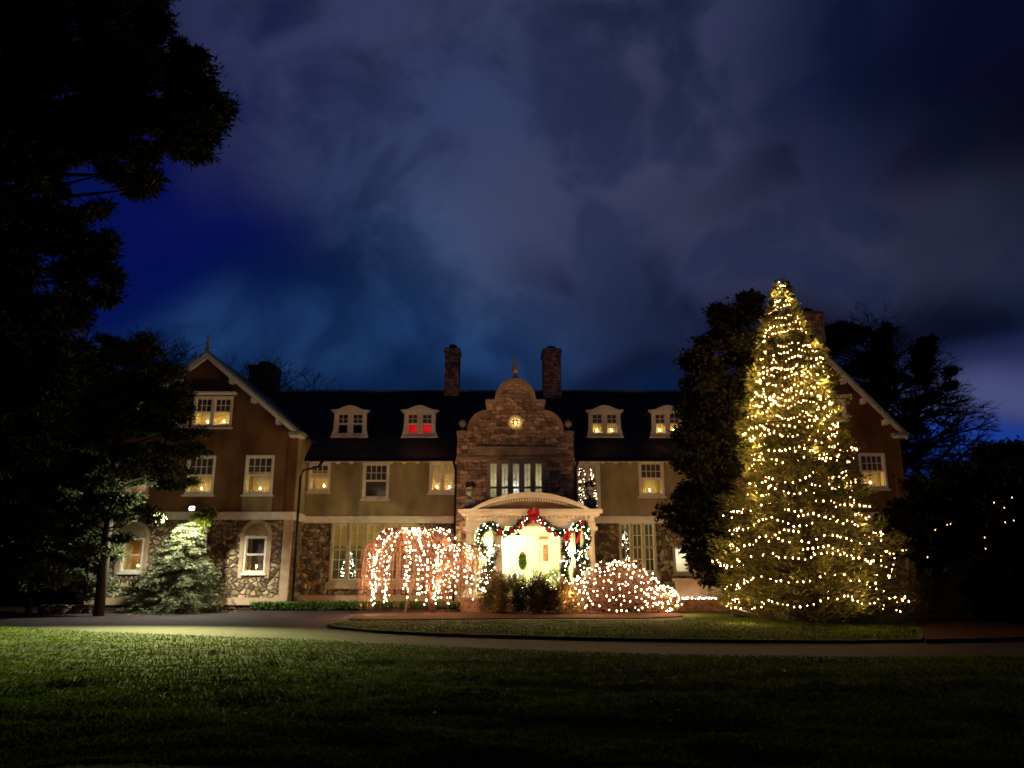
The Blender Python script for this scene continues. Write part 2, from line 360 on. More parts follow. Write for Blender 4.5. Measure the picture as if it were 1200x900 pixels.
def leaf_arrays(P, A, length, width):
    """kite-shaped leaves: base points P, axis directions A"""
    n = len(P); A = A / np.linalg.norm(A, axis=1, keepdims=True)
    B = np.cross(A, rand_dirs(n)); B /= np.linalg.norm(B, axis=1, keepdims=True) + 1e-9
    Ls = (np.asarray(length) * rng.uniform(.6, 1.25, n))[:, None]; Ws = (np.asarray(width) * rng.uniform(.7, 1.2, n))[:, None]
    v = np.stack([P, P + A * Ls * .45 + B * Ws * .5, P + A * Ls, P + A * Ls * .45 - B * Ws * .5], 1)
    return v.reshape(-1, 3)
def leaf_mesh(name, V, material, parent=None, origin=None):
    o = np.array(origin if origin is not None else (0, 0, 0), float)
    V = np.asarray(V) - o; n = len(V) // 4
    me = bpy.data.meshes.new(name); me.vertices.add(4 * n); me.vertices.foreach_set('co', V.astype(np.float32).ravel())
    me.loops.add(4 * n); me.loops.foreach_set('vertex_index', np.arange(4 * n, dtype=np.int32))
    me.polygons.add(n); me.polygons.foreach_set('loop_start', np.arange(0, 4 * n, 4, dtype=np.int32)); me.polygons.foreach_set('loop_total', np.full(n, 4, np.int32))
    me.update(calc_edges=True); me.materials.append(M[material])
    ob = bpy.data.objects.new(name, me); ob.location = Vector(o); return link(ob, parent)
def feather(c, r, n, length, width, droop=0.0):
    d = rng.normal(size=(n, 3)) * .52
    P = np.array(c) + d * np.array(r)
    A = d * .8 + rng.normal(size=(n, 3)) * .6; A[:, 2] -= droop
    return leaf_arrays(P, A, length, width)
def clump(c, r, n, length, width, droop=0.0, shell=.35):
    """leaves scattered in an ellipsoid, pointing outward"""
    d = rand_dirs(n); rad = rng.uniform(shell, 1, n) ** .6
    r = np.array(r if hasattr(r, '__len__') else (r, r, r))
    P = np.array(c) + d * r * rad[:, None]
    A = d + rng.normal(size=(n, 3)) * .7; A[:, 2] -= droop
    return leaf_arrays(P, A, length, width)
bulb_mesh = {}
def get_bulb(material, r):
    k = (material, r)
    if k not in bulb_mesh:
        me = bpy.data.meshes.new('bulb'); z = 1.45 * r
        me.from_pydata([(0, 0, z), (r, 0, 0), (0, r, 0), (-r, 0, 0), (0, -r, 0), (0, 0, -z)], [], [(0, 1, 2), (0, 2, 3), (0, 3, 4), (0, 4, 1), (5, 2, 1), (5, 3, 2), (5, 4, 3), (5, 1, 4)])
        me.update(); me.materials.append(M[material]); bulb_mesh[k] = me
    return bulb_mesh[k]
def bulbs(points, material, r, parent, parts=100):
    """the nearest to the camera as parts, the rest as one part"""
    pts = sorted(points, key=lambda p: (Vector(p) - cam.location).length)
    near, rest = pts[:parts], pts[parts:]
    me = get_bulb(material, r)
    for p in near:
        b = bpy.data.objects.new('bulb', me); b.scale = (random.choice((.62, .85, 1, 1.1)),) * 3; b.location = Vector(p); link(b, parent)
    if rest:
        mb = MB(); z = 1.45 * r
        for p in rest:
            x, y, q = p; r0 = r; r = r * random.choice((.6, .85, 1, 1.1)); z = 1.45 * r
            mb.add([(x, y, q + z), (x + r, y, q), (x, y + r, q), (x - r, y, q), (x, y - r, q), (x, y, q - z)], [(0, 1, 2), (0, 2, 3), (0, 3, 4), (0, 4, 1), (5, 2, 1), (5, 3, 2), (5, 4, 3), (5, 1, 4)]); r = r0
        o = mb.build('bulbs', material, parent, fix=False); o['kind'] = 'stuff'
def glow(points, total, col, parent, n, off=(0, -.08, 0)):
    """the light of a string, given off where its bulbs hang"""
    pts = random.sample(list(points), min(n, len(points)))
    for p in pts: lamp('bulb_light', Vector(p) + Vector(off), total / len(pts), col, parent, 0.0)
def lamp(name, loc, power, col, parent, size=0.02, kind='POINT', target=None, spot=90, blend=1):
    l = bpy.data.lights.new(name, kind); l.energy = power; l.color = col; l.shadow_soft_size = size
    o = bpy.data.objects.new(name, l); o.location = Vector(loc)
    if kind == 'SPOT':
        l.spot_size = R(spot); l.spot_blend = blend
        o.rotation_euler = (Vector(target) - Vector(loc)).to_track_quat('-Z', 'Y').to_euler()
    link(o, parent); return o

# ------------------------------------------------------------------ ground
def sheet(name, pts, z, material, thick=0):
    mb = MB(); n = len(pts)
    if thick:
        mb.add([(x, y, z - thick) for x, y in pts] + [(x, y, z) for x, y in pts],
               [tuple(range(n, 2 * n))] + [(i, (i + 1) % n, (i + 1) % n + n, i + n) for i in range(n)])
    else: mb.add([(x, y, z) for x, y in pts], [tuple(range(n))])
    o = mb.build(name, material); o['kind'] = 'structure'; return o
def lawn_height(x, y):
    return .03 * math.sin(x * .35 + y * .4) + .075 * mnoise.noise(Vector((x * .55, y * .75, 0))) + .04 * mnoise.noise(Vector((x * 1.3, y * 1.9, 5))) + .018 * mnoise.noise(Vector((x * 3, y * 3.6, 9)))
def strip_between(name, lo, hi, z, material, thick=0):
    """lo / hi: lists of pixels on the near and far edge, turned into ground positions"""
    p = [gr(*a, z).xy for a in lo] + [gr(*a, z).xy for a in reversed(hi)]
    return sheet(name, p, z, material, thick)
# far ground
o = MB().add([(-400, -60, -.06), (400, -60, -.06), (400, 500, -.06), (-400, 500, -.06)], [(0, 1, 2, 3)]).build('ground', 'lawn'); o['kind'] = 'structure'
drive_near = [(-500, 727), (-200, 730), (0, 735), (100, 741), (200, 745), (340, 750), (400, 753), (500, 758), (600, 763), (720, 767), (860, 770), (1000, 772), (1200, 770), (1500, 764), (1800, 758)]
near_edge = [gr(*p) for p in drive_near]
def edge_y(x):
    for a, b in zip(near_edge, near_edge[1:]):
        if a.x <= x <= b.x: return a.y + (b.y - a.y) * (x - a.x) / (b.x - a.x)
    return near_edge[0].y if x < near_edge[0].x else near_edge[-1].y
# front lawn: a gently uneven sheet that ends at the drive
mb = MB(); nx, ny = 380, 190
for i in range(nx + 1):
    x = -34 + 68 * i / nx; ye = edge_y(x)
    for j in range(ny + 1):
        t = j / ny; y = -4 + (ye + 4) * t
        mb.v.append((x, y, .03 + lawn_height(x, y) * min(1, (1 - t) * 8)))
for i in range(nx):
    for j in range(ny):
        a = i * (ny + 1) + j; mb.f.append((a, a + ny + 1, a + ny + 2, a + 1))
o = mb.build('front_lawn', 'lawn', smooth=True, fix=False); o['kind'] = 'structure'
# drive: the whole loop as one sheet, island on top
dr = [(p.x, p.y) for p in near_edge] + [(34, 34.4), (-40, 34.4)]
sheet('driveway', dr, .0, 'asphalt')
island_lo = [(384, 731), (392, 734), (440, 738.5), (500, 741.5), (560, 743.5), (700, 747), (860, 749.5), (1000, 750.5), (1080, 749)]
island_hi = [(392, 729), (420, 725), (470, 723), (540, 721), (600, 719), (700, 717), (830, 716), (950, 716), (1060, 720), (1095, 732)]
strip_between('island_lawn', island_lo, island_hi, .07, 'lawn', .075)
strip_between('mulch_bed', [(408, 725.5), (440, 726), (540, 725), (620, 724), (760, 724), (800, 722)], [(420, 720), (500, 717.5), (620, 716.5), (760, 716), (800, 717)], .10, 'mulch', .05)
strip_between('mulch_bed', [(1085, 749), (1150, 748), (1250, 744), (1400, 738)], [(1075, 724), (1120, 718), (1250, 716), (1400, 714)], .09, 'mulch', .08)
sheet('foundation_bed', [(-30, 33.2), (-3.2, 34.2), (-3.2, 36), (-30, 36)], .06, 'mulch', .06)
sheet('foundation_bed', [(4.2, 33.6), (30, 33.6), (30, 36), (4.2, 36)], .06, 'mulch', .06)

# grass blades where the light reaches them
def grass(name, n, fx, zoff, label_len=.07):
    P = np.array([fx() for _ in range(n)]); A = rng.normal(size=(n, 3)) * .35; A[:, 2] += 1
    return prop(leaf_mesh(name, leaf_arrays(P, A, label_len, .022), 'grass_blade'), kind='stuff')
def fl():
    while True:
        px = random.uniform(-20, 1220); py = 733 + 175 * random.random() ** 1.6
        g = gr(px, py)
        if g.y < edge_y(g.x) - .1: return (g.x, g.y, .03 + lawn_height(g.x, g.y) * min(1, (1 - (g.y + 4) / (edge_y(g.x) + 4)) * 8) - .005)
prop(grass('grass', 110000, fl, 0, .045), label='short mown grass blades on the front lawn', cat='grass')
ilo = [gr(*p, .07) for p in island_lo]
def fi():
    while True:
        px = random.uniform(390, 1075); py = random.uniform(724, 750)
        lo = np.interp(px, [p[0] for p in island_lo], [p[1] for p in island_lo]); hi = np.interp(px, [p[0] for p in island_hi], [p[1] for p in island_hi])
        if hi + 2 < py < lo - .4:
            if px < 800 and py < 727: continue
            g = gr(px, py, .07); return (g.x, g.y, .065)
prop(grass('grass', 26000, fi, 0, .04), label='short grass on the island between the drive and the shrubs', cat='grass')

# ------------------------------------------------------------------ mansion
YM, YW, YP, YF = 36.0, 34.2, 35.2, 32.0        # main wall, wings, stone pavilion, portico front
HX = Xof(604, 600, YM)                          # axis of the house
house = thing('mansion', (HX, YM, 0), 'long stone and stucco country house with a curved stone gable and a lit entrance porch', 'house')

def wall_mesh(x0, x1, z0, z1, Y, holes, depth=.22, clip=None):
    xs = sorted({x0, x1, *[h[0] for h in holes], *[h[1] for h in holes]}); zs = sorted({z0, z1, *[h[2] for h in holes], *[h[3] for h in holes]})
    xs = [x for x in xs if x0 <= x <= x1]; zs = [z for z in zs if z0 <= z <= z1]
    bm = bmesh.new()
    for a, b in zip(xs, xs[1:]):
        for c, d in zip(zs, zs[1:]):
            mx, mz = (a + b) / 2, (c + d) / 2
            if any(h[0] < mx < h[1] and h[2] < mz < h[3] for h in holes): continue
            bm.faces.new([bm.verts.new(p) for p in ((a, Y, c), (b, Y, c), (b, Y, d), (a, Y, d))])
    if clip:
        for (co, no) in clip:
            bmesh.ops.bisect_plane(bm, geom=bm.verts[:] + bm.edges[:] + bm.faces[:], plane_co=co, plane_no=no, clear_outer=True)
    for h in holes:
        a, b, c, d = h[:4]
        for q in (((a, c), (b, c)), ((b, c), (b, d)), ((b, d), (a, d)), ((a, d), (a, c))):
            (xa, za), (xb, zb) = q
            bm.faces.new([bm.verts.new(p) for p in ((xa, Y, za), (xa, Y + depth, za), (xb, Y + depth, zb), (xb, Y, zb))])
    bmesh.ops.remove_doubles(bm, verts=bm.verts, dist=.0005)
    mb = MB(); bm.verts.index_update(); mb.v = [tuple(v.co) for v in bm.verts]; mb.f = [tuple(v.index for v in f.verts) for f in bm.faces]; bm.free()
    return mb
def hole(px0, py0, px1, py1, Y):
    cy = (py0 + py1) / 2; cx = (px0 + px1) / 2
    return [Xof(px0, cy, Y), Xof(px1, cy, Y), Zof(py1, Y), Zof(py0, Y)]
PLUG = []
def candle(x, y, z, label, group='electric candles in the windows'):
    t = thing('electric_candle', (x, y, z), label, 'candle', group)
    MB().lathe((x, y, z), [(.045, 0), (.045, .015), (.012, .02)], 10).build('base', 'candle_wax', t)
    MB().lathe((x, y, z + .02), [(.013, 0), (.013, .15)], 8).build('stem', 'candle_wax', t)
    MB().lathe((x, y, z + .17), [(.012, 0), (.026, .03), (.02, .06), (.004, .09)], 8).build('bulb', 'candle_flame', t)
    lamp('candle_light', (x, y - .035, z + .23), random.uniform(1.4, 3.2), (1, .62, .16), t, .02)
    return t
def window(h, Y, cols=1, rows=(.5, .5), muntin=((4, 2), None), case=.11, mull=.09, room='room_cream', depth=.55,
           cand=None, light=None, casing='white_paint', sill=True, sashm='white_paint', shade=None, proud=.045, lab=None, parent=None, valance=False):
    """h = [x0,x1,z0,z1] outer edge of the casing; returns the window part"""
    x0, x1, z0, z1 = h
    par = parent or house
    f = MB()
    f.box(x0, x0 + case, Y - proud, Y + .12, z0, z1).box(x1 - case, x1, Y - proud, Y + .12, z0, z1)
    f.box(x0 + case, x1 - case, Y - proud, Y + .12, z1 - case, z1).box(x0 + case, x1 - case, Y - proud, Y + .12, z0, z0 + case)
    w = f.build('window', casing, par)
    if lab: w['label'] = lab
    ix0, ix1, iz0, iz1 = x0 + case, x1 - case, z0 + case, z1 - case
    cw = (ix1 - ix0 - mull * (cols - 1)) / cols; tot = sum(rows); rh = (iz1 - iz0)
    mu = MB(); ma = MB()
    for c in range(cols):
        a = ix0 + c * (cw + mull); b = a + cw
        if c < cols - 1: ma.box(b, b + mull, Y - proud * .5, Y + .12, iz0, iz1)
        zt = iz1
        for ri, r in enumerate(rows):
            zb = zt - rh * r / tot; yy = Y + (.02 if ri == 0 else .05); s = .035
            mu.box(a, a + s, yy, yy + .035, zb, zt).box(b - s, b, yy, yy + .035, zb, zt).box(a + s, b - s, yy, yy + .035, zt - s, zt).box(a + s, b - s, yy, yy + .035, zb, zb + s * 1.2)
            m = muntin[ri] if ri < len(muntin) else None
            if m:
                mc, mr = m
                for k in range(1, mc):
                    xx = a + s + (cw - 2 * s) * k / mc; mu.box(xx - .014, xx + .014, yy + .004, yy + .03, zb + s, zt - s)
                for k in range(1, mr):
                    zz = zb + s + (zt - zb - 2 * s) * k / mr; mu.box(a + s, b - s, yy + .006, yy + .028, zz - .014, zz + .014)
            if ri < len(rows) - 1 and casing == 'mullion_stone': ma.box(a, b, Y - proud * .4, Y + .118, zb - .045, zb + .045)
            zt = zb
    if cols > 1: ma.build('mullion', casing, w)
    mu.build('sash', sashm, w)
    MB().quad((ix0, Y + .075, iz0), (ix1, Y + .075, iz0), (ix1, Y + .075, iz1), (ix0, Y + .075, iz1)).build('pane', 'glass', w, fix=False)
    if sill:
        MB().box(x0 - .07, x1 + .07, Y - .12, Y - .002, z0 - .075, z0 - .002).build('sill', casing, w)
    # room behind, open to the front
    ya, yb = Y + .125, Y + .125 + depth
    e = .0 if depth < .8 else .25
    bx0, bx1, bz0, bz1 = ix0 - e, ix1 + e, iz0 - .02, iz1 + e
    rm = MB()
    rm.quad((bx0, yb, bz0), (bx1, yb, bz0), (bx1, yb, bz1), (bx0, yb, bz1)).quad((bx0, ya, bz0), (bx0, yb, bz0), (bx0, yb, bz1), (bx0, ya, bz1)).quad((bx1, ya, bz0), (bx1, yb, bz0), (bx1, yb, bz1), (bx1, ya, bz1))
    rm.quad((bx0, ya, bz0), (bx1, ya, bz0), (bx1, yb, bz0), (bx0, yb, bz0)).quad((bx0, ya, bz1), (bx1, ya, bz1), (bx1, yb, bz1), (bx0, yb, bz1))
    rm.build('interior_wall', room, w)
    if shade:   # roller blind covering the top part
        zb = iz1 - (iz1 - iz0) * shade
        MB().box(ix0 + .01, ix1 - .01, Y + .14, Y + .15, zb, iz1 - .005).build('blind', 'dark_shade', w)
    if valance:
        v = MB()
        for c in range(cols):
            a = ix0 + c * (cw + mull) + .02; b = a + cw - .04; n = 3
            for k in range(n):
                xa = a + (b - a) * k / n; xb = a + (b - a) * (k + 1) / n; zt = iz1 - .01; zl = iz1 - rh * rows[0] / tot * .82; 
                v.prism([(xa, zt), (xa, zl), ((xa + xb) / 2, zl - .09), (xb, zl), (xb, zt)], Y + .16, Y + .17)
        v.build('valance', 'curtain', w)
    if cand is not None and cols == 1 and depth < .8:
        dw = (ix1 - ix0) * random.uniform(.10, .26)
        for s_ in (0, 1):
            a_ = ix0 + .012 if s_ == 0 else ix1 - .012 - dw
            dp = MB(); n_ = 6
            for k in range(n_):
                xa = a_ + dw * k / n_; xb = a_ + dw * (k + 1) / n_; ya_ = Y + .40 + (.02 if k % 2 else -.02); yb_ = Y + .40 + (-.02 if k % 2 else .02)
                dp.quad((xa, ya_, iz0 + .02), (xb, yb_, iz0 + .02), (xb, yb_, iz1 - .01), (xa, ya_, iz1 - .01))
            dp.build('curtain', 'curtain', w, fix=False)
    if cand is not None:
        for i, (fx, text) in enumerate(cand):
            candle(ix0 + (ix1 - ix0) * fx, Y + .27, iz0 + .002, text)
    if light:
        for (fx, fz, fy, pw, col) in light:
            lamp('room_light', (bx0 + (bx1 - bx0) * fx, ya + (yb - ya) * fy, bz0 + (bz1 - bz0) * fz), pw, col, w, .05)
    return w
inset = lambda h, c: [h[0] + c, h[1] - c, h[2] + c, h[3] - c]

ZB = Zof(605, YM)                                # top of the band course
EAVE = Zof(541, YM); XL, XR = Xof(350, 600, YM) - .6, Xof(860, 600, YM) + .8
PX0, PX1 = Xof(535.5, 560, YP), Xof(672.5, 560, YP)

# --- main range, upper storey
hs2 = [hole(361.5, 542, 387, 576.5, YM), hole(425, 542, 456, 585, YM), hole(503, 541, 534, 578, YM),
       hole(674, 541, 703.5, 600, YM), hole(748.5, 540.5, 778, 582, YM), hole(822, 541, 848, 578, YM)]
wall_mesh(XL, PX0 + .05, ZB, EAVE, YM, [inset(h, .02) for h in hs2[:3]]).build('upper_wall', 'stucco', house)
wall_mesh(PX1 - .05, XR, ZB, EAVE, YM, [inset(h, .02) for h in hs2[3:]]).build('upper_wall', 'stucco', house)
window(hs2[0], YM, muntin=((3, 2), None), shade=.3, cand=[(.72, 'electric candle in the small upstairs window just right of the downpipe at the left gable')], lab='small sash window at the inner corner')
window(hs2[1], YM, muntin=((4, 2), None), room='dark_shade', light=[(.7, .12, .5, 2.5, (1, .8, .5))], lab='sash window with a pale glint low in it')
window(hs2[2], YM, cols=2, rows=(1,), muntin=((2, 3),), mull=.12, room='room_cream', cand=[(.22, 'left electric candle of the pair in the casement beside the stone pavilion'), (.80, 'right electric candle of the pair in the casement beside the stone pavilion')], lab='double casement window')
wtree = window(hs2[3], YM, cols=2, rows=(1,), muntin=((2, 4),), case=.14, mull=.10, room='room_cream', depth=1.6, light=[(.5, .8, .3, 3, (1, .6, .4))], lab='tall white window with a lit tree showing inside')
window(hs2[4], YM, muntin=((4, 2), None), shade=.44, cand=[(.45, 'electric candle in the sash window above the three light stone window')])
window(hs2[5], YM, muntin=((3, 2), None), shade=.44)
# --- main range, ground storey
hs1 = [hole(387, 612, 487.5, 682, YM), hole(725.5, 611, 769, 672, YM), hole(789, 640, 826, 673, YM)]
wall_mesh(XL, PX0 + .05, -.1, ZB - .32, YM, [inset(h, .02) for h in hs1[:1]]).build('ground_floor_wall', 'fieldstone', house)
wall_mesh(PX1 - .05, XR, -.1, ZB - .32, YM, [inset(h, .02) for h in hs1[1:]]).build('ground_floor_wall', 'fieldstone', house)
window(hs1[0], YM, cols=5, rows=(.46, .54), muntin=((2, 3), (2, 3)), case=.10, mull=.15, casing='mullion_stone', sashm='cream_paint', room='room_dim', depth=2.6, light=[(.25, .85, .4, 60, (1, .84, .30)), (.8, .85, .4, 45, (1, .84, .30))], valance=True, lab='wide five light stone window with scalloped valances')
window(hs1[1], YM, cols=3, rows=(.5, .5), muntin=((2, 2), (2, 2)), case=.10, mull=.12, casing='mullion_stone', sashm='cream_paint', room='room_dim', depth=2.2, light=[(.3, .8, .55, 22, (1, .86, .36)), (.9, .5, .5, 12, (1, .8, .3))], lab='three light stone window right of the porch')
window(hs1[2], YM, cols=2, rows=(1,), muntin=((1, 1),), case=.10, mull=.12, casing='mullion_stone', room='room_white', depth=1.2, light=[(.3, .7, .5, 30, (1, .95, .75))], lab='low window behind the dark tree')
# band course and ledges
for a, b in ((XL, PX0 - .003), (PX1 + .003, XR)): MB().box(a, b, YM - .12, YM + .1, ZB - .32, ZB).build('band_course', 'white_paint', house)
for h in hs1[:2]:
    MB().box(h[0] - .15, h[1] + .15, YM - .03, YM + .05, h[3] + .003, h[3] + .3).build('lintel', 'dressed_stone', house)
    MB().box(h[0] - .15, h[1] + .15, YM - .14, YM + .02, h[2] - .30, h[2] - .08).build('ledge', 'dressed_stone', house)
for a, b in ((XL + .5, PX0 - .01), (PX1 + .01, XR)): MB().box(a, b, YM - .10, YM - .003, .25, .55).build('plinth', 'dressed_stone', house)
# dentil knobs under the gutter
xx = XL + .4
while xx < XR:
    if not (PX0 - .1 < xx < PX1 + .1): MB().box(xx, xx + .16, YM - .3, YM - .01, EAVE - .12, EAVE - .03).build('rafter_tail', 'white_paint', house)
    xx += .62
# gutters
for a, b in ((XL + .2, PX0 - .05), (PX1 + .05, XR)):
    MB().box(a, b, YM - .42, YM - .28, EAVE - .03, EAVE + .1).build('gutter', 'gutter', house)
    MB().box(a, b, YM - .275, YM - .0, EAVE - .025, EAVE + .0).build('soffit', 'white_paint', house)
# --- main roof
RIDGE_Y = YM + 5.2; RIDGE = Zof(459.5, RIDGE_Y); ey = YM - .42; ez = EAVE + .1
rx0, rx1 = XL - 4, XR + 6
mb = MB(); mb.add([(rx0, ey, ez), (rx1, ey, ez), (rx1, RIDGE_Y, RIDGE), (rx0, RIDGE_Y, RIDGE), (rx0, 2 * RIDGE_Y - ey, ez), (rx1, 2 * RIDGE_Y - ey, ez)], [(0, 1, 2, 3), (3, 2, 5, 4)])
mb.add([(rx0, ey, ez - .12), (rx1, ey, ez - .12), (rx1, ey, ez), (rx0, ey, ez)], [(0, 1, 2, 3)])
mb.build('roof', 'slate', house)
MB().box(rx0, rx1, RIDGE_Y - .1, RIDGE_Y + .1, RIDGE - .02, RIDGE + .09).build('ridge_cap', 'copper_green', house)
mb = MB().box(rx0, rx1, 2 * RIDGE_Y - YM - .2, 2 * RIDGE_Y - YM, -.1, EAVE); mb.build('rear_wall', 'stucco', house)
def roof_y(z): return ey + (z - ez) / (RIDGE - ez) * (RIDGE_Y - ey)

# --- wings
def wing(pxpeak, pxl, pxr, right=False):
    xp = Xof(pxpeak, 408, YW); zpk = Zof(416, YW); xe = Xof(pxr, 502, YW); 
    half = abs(xe - xp) if not right else abs(Xof(1054, 502, YW) - xp)
    ze = Zof(508, YW)
    x0, x1 = xp - half + .1, xp + half - .1
    slope = (zpk - ze) / half
    zb = Zof(600, YW)
    return xp, zpk, half, ze, x0, x1, slope, zb
for right in (False, True):
    if not right: xp, zpk, half, ze, x0, x1, slope, zb = wing(247, 147, 352)
    else: xp, zpk, half, ze, x0, x1, slope, zb = wing(960, 860, 1054, True)
    if not right:
        up = [hole(226.5, 464.5, 272.5, 501, YW), hole(204, 469, 222, 500, YW), hole(287, 533.5, 320.5, 580, YW), hole(218, 534, 251.5, 580, YW), hole(146, 534, 176, 580, YW)]
        lo = [hole(286, 628, 312, 672, YW), hole(142, 630, 168, 671, YW)]
    else:
        up = [hole(972, 468, 991, 492, YW), hole(1007.5, 531, 1038.5, 573, YW), hole(935, 531, 966, 573, YW)]
        lo = [hole(1000, 628, 1026, 672, YW)]
    up = [inset(h, -.0) for h in up]
    def roofz(x): return zpk - slope * abs(x - xp)
    top = zpk - .05
    n1 = Vector((slope, 0, 1)).normalized(); n2 = Vector((-slope, 0, 1)).normalized()
    wall_mesh(x0, x1, zb, top, YW, [inset(h, .02) for h in up], clip=[((xp, YW, zpk - .06), n1), ((xp, YW, zpk - .06), n2)]).build('gable_wall', 'roughcast', house)
    wall_mesh(x0, x1, -.1, zb - .34, YW, [inset(h, .02) for h in lo]).build('ground_floor_wall', 'fieldstone', house)
    back = YM + 12
    for xs in (x0, x1):
        MB().quad((xs, YW, zb), (xs, back, zb), (xs, back, ze + .1), (xs, YW, ze + .1)).build('side_wall', 'stucco', house, fix=False)
        MB().quad((xs, YW, -.1), (xs, back, -.1), (xs, back, zb - .34), (xs, YW, zb - .34)).build('side_wall', 'fieldstone', house, fix=False)
    # corner pilasters
    for xs, s in ((x0, 1), (x1, -1)):
        a, b = sorted((xs - s * .03, xs + s * .34))
        MB().box(a, b, YW - .06, YW + .12, zb + .002, ze - .2).build('corner_strip', 'roughcast', house)
        MB().box(a, b, YW - .07, YW + .12, 0, zb - .342).build('quoin', 'dressed_stone', house)
    MB().box(x0 - .1, x1 + .1, YW - .12, YM, zb - .34, zb).build('band_course', 'white_paint', house)
    MB().box(x0 - .03, x1 + .03, YW - .10, YW - .003, .2, .5).build('plinth', 'dressed_stone', house)
    # roof slopes with green copper verge
    yv = YW - .35
    for s in (-1, 1):
        xe = xp + s * (half + .12); zez = zpk - slope * (half + .12)
        mb = MB(); th = .16
        mb.add([(xp, yv, zpk + .12), (xe, yv, zez + .12), (xe, back, zez + .12), (xp, back, zpk + .12), (xp, yv, zpk - .04), (xe, yv, zez - .04), (xe, back, zez - .04), (xp, back, zpk - .04)],
               [(0, 1, 2, 3), (7, 6, 5, 4), (0, 4, 5, 1), (1, 5, 6, 2)])
        mb.build('roof', 'slate', house)
        nrm = Vector((s * slope, 0, 1)).normalized()
        a = Vector((xp, 0, zpk + .125)); b = Vector((xe, 0, zez + .125))
        mb = MB(); mb.prism([(a.x, a.z), (b.x, b.z), (b.x, b.z - .11), (a.x, a.z - .11)], yv - .05, yv - .003); mb.build('verge', 'copper_green', house)
        off = .115
        mb = MB(); mb.prism([(a.x, a.z - off), (b.x - s * .02, b.z - off), (b.x - s * .02, b.z - off - .2), (a.x, a.z - off - .2 * 1.35)], yv - .03, yv + .06)
        for f in (.28, .52, .78):
            bx, bz = a.x + (b.x - a.x) * f, a.z + (b.z - a.z) * f - off - .2
            q0, q1 = sorted((bx - s * .0, bx - s * .16)); mb.box(q0, q1, yv - .01, YW + .0, bz - .16, bz + .08)
        mb.build('bargeboard', 'white_paint', house)
        q0, q1 = sorted((xe - s * .55, xe + s * .12)); MB().box(q0, q1, yv - .08, YW + .3, zez - .02, zez + .11).build('eave_return', 'copper_green', house)
        q0, q1 = sorted((xe - s * .5, xe + s * .04)); MB().box(q0, q1, yv - .04, YW + .3, zez - .11, zez - .023).build('eave_return', 'white_paint', house)
    MB().lathe((xp, yv, zpk + .08), [(.12, 0), (.10, .12), (.06, .22), (.045, .55), (.06, .6), (.045, .62), (.09, .66), (.03, .74), (.005, .78)], 8).build('finial', 'copper_green', house)
    if not right:
        window(up[0], YW, cols=2, rows=(.5, .5), muntin=((3, 2), None), shade=.46, mull=.16, sill=True, cand=[(.30, 'electric candle in the middle attic window of the left gable, showing brightest'), (.78, 'electric candle in the attic window of the left gable, nearest the sloping roof edge')], lab='pair of attic windows under a small hood')
        MB().box(up[0][0] - .95, up[0][1] + .16, YW - .42, YW - .003, up[0][3] + .06, up[0][3] + .14).build('window_hood', 'white_paint', house)
        window(up[1], YW, rows=(.5, .5), muntin=((2, 2), None), room='dark_shade')
        window(up[2], YW, muntin=((4, 2), None), shade=.40, case=.10, cand=[(.5, 'electric candle in the sash window near the right corner of the left gable')])
        window(up[3], YW, muntin=((4, 2), None), shade=.5, case=.10, cand=[(.5, 'electric candle in the upstairs window above the floodlight, half hidden by branches')])
        window(up[4], YW, muntin=((4, 2), None), room='curtain', case=.10, light=[(.5, .3, .4, 6, (1, .6, .45))], lab='window glowing pink behind the branches')
        window(lo[0], YW, muntin=(None, None), case=.08, cand=[(.5, 'electric candle in the round headed ground floor window of the left gable')], room='dark_shade', lab='sash window under a round arch')
        window(lo[1], YW, muntin=(None, None), case=.08, room='curtain', light=[(.5, .5, .5, 3, (1, .32, .07))], cand=[(.72, 'electric candle in the orange ground floor window at the far left')], lab='window glowing orange at the far left')
        for h in lo:      # arched head over each
            cx = (h[0] + h[1]) / 2; r = (h[1] - h[0]) / 2; z = h[3] + .03
            arc = lambda rr: [(cx + rr * math.cos(a), z + rr * math.sin(a)) for a in np.linspace(0, math.pi, 15)]
            MB().band(arc(r + .2), arc(r + .02), YW - .05, YW - .004).box(cx - r - .2, cx - r - .02, YW - .05, YW - .004, h[2] - .2, z - .003).box(cx + r + .02, cx + r + .2, YW - .05, YW - .004, h[2] - .2, z - .003).build('arch_surround', 'dressed_stone', house)
            MB().prism(arc(r), YW - .02, YW - .004).build('tympanum', 'stucco', house)
        h = up[2]; MB().box(h[0] - .02, h[1] + .02, YW - .02, YW - .004, h[2] - .95, h[2] - .1).build('apron', 'stucco', house)
    else:
        window(up[0], YW, muntin=((3, 2), None), room='dark_shade')
        MB().box(up[0][0] - .9, up[0][1] + .16, YW - .42, YW - .003, up[0][3] + .06, up[0][3] + .14).build('window_hood', 'white_paint', house)
        window(up[1], YW, muntin=((4, 2), None), shade=.5, case=.10, cand=[(.45, 'electric candle in the upstairs window of the right gable')])
        window(up[2], YW, muntin=((4, 2), None), shade=.5, case=.10)
        window(lo[0], YW, muntin=(None, None), case=.08, room='dark_shade')
